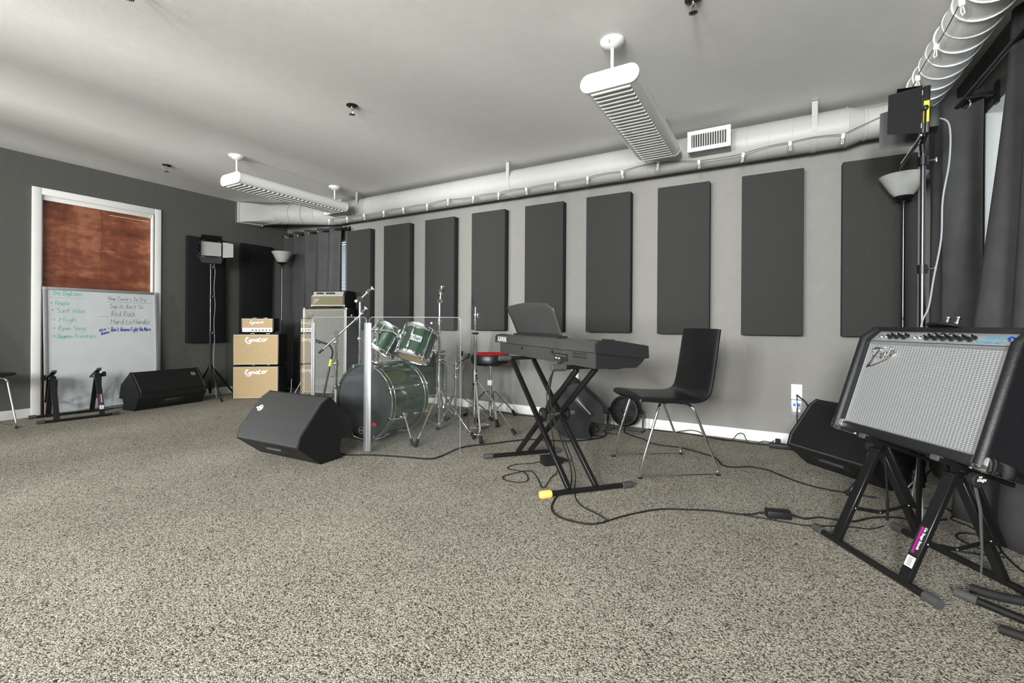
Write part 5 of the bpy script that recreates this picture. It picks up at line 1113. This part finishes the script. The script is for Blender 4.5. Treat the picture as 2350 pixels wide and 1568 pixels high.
part('port_hole', MB().lathe([(.001, .0085), (.056, .0085)], BF+BX*.115-KZ*.115, BA, 28), 'ink_black', fh, True)
part('red_pillow', MB().ball(BF+BX*.10-KZ*.165+BA*.006, .026, 14, 8, (1.2, .12, .62)), 'red', fh, True)
lg = part('head_logo', MB().ring(BF-BX*.028-KZ*.222+BA*.008, BA, .026, .002, 28, 5), 'ink_white', fh, True)
mb = MB(); text(mb, 'EVANS', .017, BF-BX*.052-KZ*.228+BA*.0085, BX, KZ, .0015, 0, .0004); part('logo_lettering', mb, 'ink_white', lg, True, recalc=False)
for k in range(8):
    a = PI/8+PI*k/4; d_ = BX*math.cos(a)+KZ*math.sin(a); s_ = BA.cross(d_)
    for h, sg in ((0, 1), (BD, -1)):
        cl = part('claw_hook', MB().bar(BF+d_*(BR+.020)+BA*(h-sg*.004), BF+d_*(BR+.020)+BA*(h+sg*.050), .018, .008, d_, .003).bar(BF+d_*(BR+.022)+BA*(h-sg*.004), BF+d_*(BR-.006)+BA*(h-sg*.004), .018, .006, BA, .002), 'chrome', t, True)
        part('tension_rod', MB().cyl(BF+d_*(BR+.026)+BA*(h-sg*.002), BF+d_*(BR+.026)+BA*(h+sg*.115), .0035, 6), 'chrome', cl, True)
        part('lug', MB().bar(BF+d_*(BR+.012)+BA*(h+sg*.105), BF+d_*(BR+.012)+BA*(h+sg*.160), .018, .022, d_, .006), 'chrome', t, True)
for sg in (-1, 1):
    d_ = (BX*sg*.94-KZ*.34); p0 = BF+BA*.14+d_*(BR+.004); p1 = BF+BA*.05+BX*sg*.44; p1.z = .012
    part('spur_bracket', MB().box(p0+d_*.008, (.05, .05, .05), Matrix((BA, d_.normalized(), BA.cross(d_).normalized())).transposed(), .010), 'chrome', t, True)
    sp = part('spur', MB().cyl(p0+d_*.02, p1, .008, 10), 'chrome', t, True); part('spur_tip', MB().tube([p1+(p0-p1).normalized()*.05, p1], [.013, .010], 10), 'rubber', sp, True)
TB = BF+BA*.12+KZ*BR
part('tom_bracket', MB().box(TB+KZ*.014, (.11, .065, .03), Matrix((BX, BA, KZ)).transposed(), .008), 'chrome', t, True)
PO = {}
for sg in (-1, 1):
    q = TB+BX*sg*.022; part('tom_post', MB().cyl(q, q+KZ*.265, .0125, 14), 'chrome', t, True); part('post_collar', MB().cyl(q+KZ*.06, q+KZ*.085, .019, 14), 'chrome', t, True)
    part('post_joint', MB().ball(q+KZ*.275, .021, 14, 8), 'chrome', t, True); PO[sg] = q+KZ*.275
def tom(name, c, ax, Rr, h, label, badge, post, grp):
    """axis from the bottom head to the batter head"""
    ax = Vector(ax).normalized(); c = Vector(c); o = c-ax*h/2
    t = thing(name, label, 'drum', o, 0, grp)
    part('shell', MB().lathe([(Rr-.004, .006), (Rr, .007), (Rr, h-.007), (Rr-.004, h-.006)], o, ax, 48), 'drum_green', t, True)
    part('bottom_head', MB().lathe([(.001, -.001), (Rr-.004, -.001), (Rr+.002, .006)], o, ax, 48), 'head_amber', t, True)
    part('batter_head', MB().lathe([(.001, h+.001), (Rr-.004, h+.001), (Rr+.002, h-.006)], o, ax, 48), 'head_white', t, True)
    for h0, h1 in ((-.010, .024), (h-.024, h+.012)):
        part('rim', MB().lathe([(Rr+.003, h0), (Rr+.013, h0), (Rr+.008, (h0+h1)/2), (Rr+.013, h1), (Rr+.003, h1)], o, ax, 48, False, False), 'chrome', t, True)
    lugs(t, o, ax, Rr, .045, .095, 6, .3); lugs(t, o, ax, Rr, h-.095, h-.045, 6, .3); rods(t, o, ax, Rr, 0, h, 6, .3)
    view = (Vector((0, 0, .9))-c); view = (view-ax*view.dot(ax)).normalized(); s_ = ax.cross(view).normalized()
    if badge:
        dv = (view*math.cos(R(8))-s_*math.sin(R(8))).normalized(); sv = ax.cross(dv).normalized(); cb = c+dv*(Rr+.0015)+ax*.012
        b_ = part('badge', MB().box(cb, (.082, .003, .048), Matrix((sv, dv, ax)).transposed(), .0012, 1), 'panel_silver', t, True)
        u_ = sv if sv.dot(rr) > 0 else -sv
        mb = MB(); hand(mb, 'Pearl', cb+dv*.002, u_, ax, dv, -.032, -.014, .062, .030, .0038, .25, 0, .8); part('badge_script', mb, 'ink_black', b_, True, recalc=False)
    if post:
        part('mount_arm', MB().tube([PO[post], PO[post].lerp(c, .35)+ax*.03, c+(PO[post]-c).normalized()*(Rr-.0)], .009, 10), 'chrome', t, True)
        br = part('mount_bracket', MB().box(c+((PO[post]-c)-ax*(PO[post]-c).dot(ax)).normalized()*(Rr+.010), (.05, .03, .07), Matrix.Identity(3), .008), 'chrome', t, True)
        part('wing_bolt', MB().box(PO[post]+Vector((.0, -.030, .0)), (.030, .006, .016), None, .003), 'chrome', br, True)
    return t
tom('rack_tom', (-2.480, 2.790, .738), (.06, .42, .905), .130, .240, 'green rack tom with maker badge on the bass drum, right of the pair', True, 1, 'green rack toms')
tom('rack_tom', (-2.750, 2.718, .770), (.28, .42, .86), .120, .215, 'green rack tom behind the shield joint, left of the pair', False, -1, 'green rack toms')
FTc = Vector((-2.86, 3.30, .44)); ft = tom('floor_tom', FTc, (0, .02, 1), .20, .40, 'green floor tom standing behind the bass drum', False, None, None)
for k in range(3):
    a = 2*PI*k/3+.5; q = FTc+Vector((math.cos(a), math.sin(a), 0))*.222
    part('leg', MB().tube([q+KZ*.06, (q.x, q.y, .10), (q.x+math.cos(a)*.03, q.y+math.sin(a)*.03, .02)], .006, 8), 'chrome', ft, True)
    part('rubber_foot', MB().ball((q.x+math.cos(a)*.03, q.y+math.sin(a)*.03, .014), .014, 10, 6), 'rubber', ft, True)

# ------------------------------------------------------------------ chrome stands
def tripod(t, base, legs, zc, zb, spread, foot=.012, wide=.016, r=.013):
    """double braced leg set"""
    part('leg_collar', MB().cyl((base[0], base[1], zc-.02), (base[0], base[1], zc+.025), r*1.8, 14), 'chrome', t, True)
    part('brace_collar', MB().cyl((base[0], base[1], zb-.015), (base[0], base[1], zb+.015), r*1.7, 14), 'chrome', t, True)
    for a in legs:
        a, sp = (a if isinstance(a, tuple) else (a, spread)); d_ = Vector((math.cos(R(a)), math.sin(R(a)), 0)); b = Vector((base[0], base[1], 0)); tip = b+d_*sp+KZ*foot
        top = b+d_*r*1.8+KZ*zc; lg = part('leg', MB().bar(top, tip, wide, .007, (0, 0, 1), .002), 'chrome', t, True)
        part('rubber_foot', MB().tube([tip.lerp(top, .10), tip], [.013, .016], 10), 'rubber', lg, True)
        part('brace', MB().bar(b+d_*r*1.6+KZ*zb, tip.lerp(top, .45), wide*.9, .005, (0, 0, 1), .001), 'chrome', t, True)
def collar(t, p, r=.02, h=.04, wing=True):
    c = part('height_collar', MB().cyl((p[0], p[1], p[2]-h/2), (p[0], p[1], p[2]+h/2), r, 14), 'chrome', t, True)
    if wing: part('wing_nut', MB().cyl((p[0]+r*.6, p[1]-r*.6, p[2]), (p[0]+r*1.7, p[1]-r*1.7, p[2]), .004, 8).box((p[0]+r*1.9, p[1]-r*1.9, p[2]), (.006, .026, .018), Matrix.Rotation(R(-45), 3, 'Z'), .003), 'chrome', c, True)
def felt(t, p, ax):
    p, ax = Vector(p), Vector(ax).normalized()
    part('seat_cup', MB().lathe([(.016, -.01), (.018, 0), (.016, .006)], p, ax, 16), 'chrome', t, True)
    part('felt_washer', MB().lathe([(.018, .006), (.020, .012), (.020, .034), (.017, .038)], p, ax, 16), 'grey_rubber', t, True)
    s_ = ax.cross(Vector((0, 1, .2))).normalized()
    part('wing_nut', MB().cyl(p+ax*.036, p+ax*.062, .006, 10).bar(p+ax*.056-s_*.022, p+ax*.056+s_*.022, .006, .014, ax, .003), 'chrome', t, True)
# straight stand at the right of the kit
bx_, by_ = -2.42, 3.00
t = thing('cymbal_stand', 'straight chrome cymbal stand at the right of the drum kit', 'cymbal stand', (bx_, by_, 0), 0, 'chrome cymbal stands')
part('lower_tube', MB().cyl((bx_, by_, .05), (bx_, by_, .60), .0145, 14), 'chrome', t, True); part('middle_tube', MB().cyl((bx_, by_, .58), (bx_, by_, .93), .0115, 14), 'chrome', t, True); part('upper_tube', MB().cyl((bx_, by_, .90), (bx_, by_, 1.085), .009, 12), 'chrome', t, True)
collar(t, (bx_, by_, .60), .022, .06); collar(t, (bx_, by_, .92), .018, .05)
part('tilter', MB().lathe([(.020, -.012), (.020, .012)], (bx_, by_, 1.09), (1, -.5, 0), 16), 'chrome', t, True); part('tilter_arm', MB().cyl((bx_, by_, 1.09), (bx_+.008, by_+.005, 1.155), .006, 10), 'chrome', t, True); felt(t, (bx_+.008, by_+.005, 1.155), (.1, .05, 1))
tripod(t, (bx_, by_), [(-71, .50), (-8, .40), (120, .42)], .34, .06, .46)
# straight stand at the left of the kit
bx_, by_ = -3.07, 2.735
t = thing('cymbal_stand', 'chrome cymbal stand with angled tilter behind the shield joint', 'cymbal stand', (bx_, by_, 0), 0, 'chrome cymbal stands')
part('lower_tube', MB().cyl((bx_, by_, .05), (bx_, by_, .64), .0145, 14), 'chrome', t, True); part('middle_tube', MB().cyl((bx_, by_, .60), (bx_, by_, .80), .0120, 14), 'chrome', t, True); part('upper_tube', MB().cyl((bx_, by_, .70), (bx_, by_, 1.095), .010, 12), 'chrome', t, True)
collar(t, (bx_, by_, .53), .020, .03); collar(t, (bx_, by_, .77), .020, .035)
part('tilter', MB().lathe([(.026, -.012), (.026, .012)], (bx_, by_, 1.105), (.8, -.6, 0), 20), 'chrome', t, True); part('tilter_badge', MB().lathe([(.017, .0), (.017, .0135), (.014, .0135)], (bx_, by_, 1.105), (.8, -.6, 0), 16), 'ink_black', t, True)
tq = Vector((bx_+.055, by_+.030, 1.165)); part('tilter_arm', MB().cyl((bx_, by_, 1.105), tq, .007, 10), 'chrome', t, True); felt(t, tq, (.60, .36, .60))
part('wing_nut', MB().box((bx_-.040, by_-.01, 1.09), (.022, .006, .026), Matrix.Rotation(R(30), 3, 'Z'), .003), 'chrome', t, True)
tripod(t, (bx_, by_), [(85), (190), (262, .28)], .34, .06, .38)
# boom stand furthest left
bx_, by_ = -3.24, 2.63
t = thing('boom_cymbal_stand', 'chrome boom stand with a long sloping arm beside the bass drum', 'cymbal stand', (bx_, by_, 0), 0, 'chrome cymbal stands')
part('lower_tube', MB().cyl((bx_, by_, .05), (bx_, by_, .60), .0145, 14), 'chrome', t, True); part('upper_tube', MB().cyl((bx_, by_, .56), (bx_, by_, .80), .0115, 14), 'chrome', t, True)
collar(t, (bx_, by_, .56), .022, .05); collar(t, (bx_, by_, .74), .020, .04)
part('boom_clamp', MB().lathe([(.022, -.016), (.022, .016)], (bx_, by_, .815), (.8, -.6, 0), 18), 'chrome', t, True)
pa, pb = Vector((-3.345, 2.565, .665)), Vector((-3.055, 2.745, .985)); part('boom_arm', MB().cyl(pa, pb, .0075, 12), 'chrome', t, True); part('boom_grip', MB().cyl(pa-(pb-pa).normalized()*.03, pa+(pb-pa).normalized()*.02, .0095, 10), 'rubber', t, True)
part('boom_tilter', MB().ball(Vector((-3.10, 2.717, .935)), .018, 12, 8), 'chrome', t, True); felt(t, pb, (.45, .28, .8))
tripod(t, (bx_, by_), [(95), (168), (318, .20)], .34, .06, .36)
# snare stand
bx_, by_ = -2.52, 3.36
t = thing('snare_stand', 'chrome snare drum stand with spread basket arms, empty', 'drum stand', (bx_, by_, 0))
part('lower_tube', MB().cyl((bx_, by_, .06), (bx_, by_, .42), .0125, 14), 'chrome', t, True); part('upper_tube', MB().cyl((bx_, by_, .40), (bx_, by_, .565), .010, 14), 'chrome', t, True); collar(t, (bx_, by_, .42), .019, .04)
part('basket_hub', MB().cyl((bx_, by_, .49), (bx_, by_, .545), .020, 14), 'chrome', t, True)
for a in (-20, 110, 225):
    d_ = Vector((math.cos(R(a)), math.sin(R(a)), 0)); b = Vector((bx_, by_, 0))
    ar = part('basket_arm', MB().tube([b+d_*.02+KZ*.54, b+d_*.19+KZ*.605], .006, 8).tube([b+d_*.02+KZ*.49, b+d_*.09+KZ*.525, b+d_*.19+KZ*.605], .005, 8), 'chrome', t, True)
    part('arm_grip', MB().tube([b+d_*.17+KZ*.598, b+d_*.20+KZ*.610, b+d_*.21+KZ*.640], .009, 8), 'rubber', ar, True)
tripod(t, (bx_, by_), [(-80, .34), 40, 160], .26, .07, .34)
# hi-hat stand
bx_, by_ = -2.13, 3.10
t = thing('hi_hat_stand', 'chrome hi-hat stand with pull rod and pedal, no cymbals', 'hi-hat stand', (bx_, by_, 0))
part('lower_tube', MB().cyl((bx_, by_, .20), (bx_, by_, .52), .0150, 14), 'chrome', t, True); part('upper_tube', MB().cyl((bx_, by_, .48), (bx_, by_, .82), .0120, 14), 'chrome', t, True)
collar(t, (bx_, by_, .50), .022, .05); part('memory_lock', MB().cyl((bx_, by_, .40), (bx_, by_, .455), .021, 14), 'black', t, True)
part('cymbal_seat', MB().lathe([(.013, 0), (.030, .006), (.030, .014), (.010, .018)], (bx_, by_, .815), n=18), 'rubber', t, True)
part('pull_rod', MB().cyl((bx_, by_, .80), (bx_, by_, 1.04), .0032, 8), 'chrome', t, True)
part('clutch', MB().lathe([(.010, 0), (.012, .01), (.012, .03), (.008, .034), (.008, .065), (.011, .068), (.011, .085), (.006, .09)], (bx_, by_, .90), n=14), 'chrome', t, True)
part('clutch_wing', MB().cyl((bx_, by_, .97), (bx_+.030, by_-.012, .97), .004, 8).box((bx_+.036, by_-.014, .97), (.008, .026, .040), Matrix.Rotation(R(20), 3, 'Z'), .003), 'chrome', t, True)
part('spring_tube', MB().lathe([(.018, .14), (.018, .23), (.015, .25)], (bx_, by_, 0), n=14), 'chrome', t, True)
mb = MB().tube([(bx_+.006*math.cos(i*.9), by_+.006*math.sin(i*.9), .075+i*.0018) for i in range(40)], .0022, 5); part('pull_chain', mb, 'gunmetal', t, True)
fd = Vector((.30, -.95, 0)).normalized(); fsd = Vector((-fd.y, fd.x, 0)); b = Vector((bx_, by_, 0))
for s_ in (-1, 1): part('frame_rod', MB().tube(fillet([b+fsd*s_*.012+KZ*.235, b+fsd*s_*.042+KZ*.225, b+fsd*s_*.045+fd*.02+KZ*.03, b+fsd*s_*.045+fd*.03+KZ*.012], .02), .0065, 8), 'chrome', t, True)
part('pedal_board', MB().prism([(-.04, .055), (.24, .012), (.24, .018), (-.04, .062)], b-fsd*.035-fd*.0, -fd, KZ, fsd*.07), 'chrome_satin', t, True)
part('heel_plate', MB().box(b-fd*.27+KZ*.010, (.08, .08, .016), None, .004), 'chrome', t, True); part('base_plate', MB().box(b+fd*.03+KZ*.006, (.11, .05, .010), Matrix.Rotation(math.atan2(fsd.y, fsd.x), 3, 'Z'), .003), 'chrome', t, True)
tripod(t, (bx_, by_), [(-47, .34), (120, .40), (20, .34)], .44, .20, .38, wide=.015)
# drum throne
bx_, by_ = -2.297, 3.60
t = thing('drum_throne', 'drum throne with red seat and black padded rim', 'stool', (bx_, by_, 0))
part('seat_cushion', MB().lathe([(.10, .525), (.160, .522), (.186, .545), (.192, .585), (.182, .615), (.160, .624), (.08, .604), (.001, .600)], (bx_, by_, 0), n=44), 'leather', t, True)
part('seat_top', MB().lathe([(.001, .602), (.08, .606), (.130, .622), (.158, .631), (.168, .626), (.160, .610)], (bx_, by_, 0), n=44), 'red', t, True)
part('seat_plate', MB().lathe([(.06, .510), (.06, .528)], (bx_, by_, 0), n=20), 'chrome', t, True); part('seat_badge', MB().lathe([(.014, 0), (.014, .002)], (bx_+.163, by_-.10, .592), (.85, -.53, 0), 14), 'ink_white', t, True)
part('threaded_post', MB().cyl((bx_, by_, .30), (bx_, by_, .515), .011, 14), 'chrome', t, True); part('post_block', MB().box((bx_, by_, .355), (.045, .045, .05), None, .006), 'white_plastic', t, True)
part('outer_tube', MB().cyl((bx_, by_, .05), (bx_, by_, .34), .016, 14), 'chrome', t, True)
for a in (72, -46, 175):
    d_ = Vector((math.cos(R(a)), math.sin(R(a)), 0)); b = Vector((bx_, by_, 0)); s_ = Vector((-d_.y, d_.x, 0))
    for k in (-1, 1): part('leg', MB().tube(fillet([b+d_*.02+s_*k*.007+KZ*.26, b+d_*.06+s_*k*.009+KZ*.27, b+d_*.30+s_*k*.004+KZ*.04], .03), .006, 8), 'chrome', t, True)
    part('rubber_foot', MB().tube([b+d_*.275+KZ*.065, b+d_*.315+KZ*.014], [.013, .018], 12), 'rubber', t, True)
    part('brace', MB().bar(b+d_*.018+KZ*.07, b+d_*.17+KZ*.155, .012, .004), 'chrome', t, True)
# microphone stand in front of the bass cabinet
t = thing('microphone_stand', 'short black microphone stand with a yellow tape band', 'microphone stand', (-3.49, 2.65, 0)); ba_ = Vector((-3.49, 2.65, 0))
p0, p1 = Vector((-3.475, 2.635, .03)), Vector((-3.372, 2.700, .645))
part('base', MB().lathe([(.09, 0), (.09, .014), (.078, .022), (.02, .030)], ba_, n=30), 'black', t, True)
part('shaft', MB().cyl(p0, p0.lerp(p1, .86), .0095, 12), 'gunmetal', t, True); part('yellow_band', MB().cyl(p0.lerp(p1, .80), p0.lerp(p1, .90), .0115, 12), 'yellow_tape', t, True)
part('gooseneck', MB().tube(smooth([p0.lerp(p1, .90), p1, p1+Vector((-.02, -.012, .055)), p1+Vector((-.075, -.04, .082)), p1+Vector((-.16, -.08, .10))], 5), .009, 10), 'rubber', t, True)
part('microphone_clip', MB().tube([p1+Vector((-.10, -.055, .086)), p1+Vector((-.155, -.08, .108))], .014, 10), 'black', t, True)
part('clutch_ring', MB().cyl(p0.lerp(p1, .10), p0.lerp(p1, .13), .014, 12), 'rubber', t, True)

# ------------------------------------------------------------------ clear drum shield
t = thing('drum_shield', 'clear acrylic drum shield of three hinged panels around the bass drum', 'drum shield', (-2.45, 2.25, 0))
SP = [Vector((-3.69, 2.614, 0)), Vector((-3.105, 2.300, 0)), Vector((-2.452, 2.251, 0)), Vector((-1.842, 2.508, 0))]; SH = .945
for i in range(3):
    a, b = SP[i], SP[i+1]; d_ = (b-a).normalized(); n_ = Vector((-d_.y, d_.x, 0)); a2, b2 = a+d_*.012, b-d_*(.012 if i < 2 else 0); L = (b2-a2).length; rc = .03
    out = [(0, .004), (L, .004)]+[(L-rc+rc*math.cos(x), SH-rc+rc*math.sin(x)) for x in [PI/2*k/5 for k in range(6)]]+[(rc-rc*math.sin(x), SH-rc+rc*math.cos(x)) for x in [PI/2*k/5 for k in range(6)]]
    pn = part('acrylic_panel', MB().prism(out, a2-n_*.003, d_, KZ, n_*.006), 'acrylic', t, True)
    ed = out[1:]+[out[0]]
    part('polished_edge', MB().tube([a2+d_*p[0]+KZ*p[1] for p in ed], .0018, 6), 'acrylic_edge', pn, True)
for i in (1, 2):
    p = SP[i]; dl = (SP[i]-SP[i-1]).normalized(); dr_ = (SP[i+1]-SP[i]).normalized()
    for dv, o_ in ((dl, p-dl*.016), (dr_, p+dr_*.016)):
        nn = Vector((-dv.y, dv.x, 0)); part('hinge_strip', MB().box(o_+KZ*(SH*.485), (.028, .013, SH*.945), Matrix((dv, nn, KZ)).transposed(), .003), 'aluminium', t, True)
    part('hinge_core', MB().cyl(p+KZ*.01, p+KZ*(SH*.955), .004, 8), 'acrylic_edge', t, True)
p = SP[0]; dl = (SP[1]-SP[0]).normalized()
for q in (Vector((-2.03, 2.43, .905)),): part('panel_bolt', MB().lathe([(.006, -.006), (.006, .006)], q, (.39, -.92, 0), 10), 'chrome_satin', t, True)
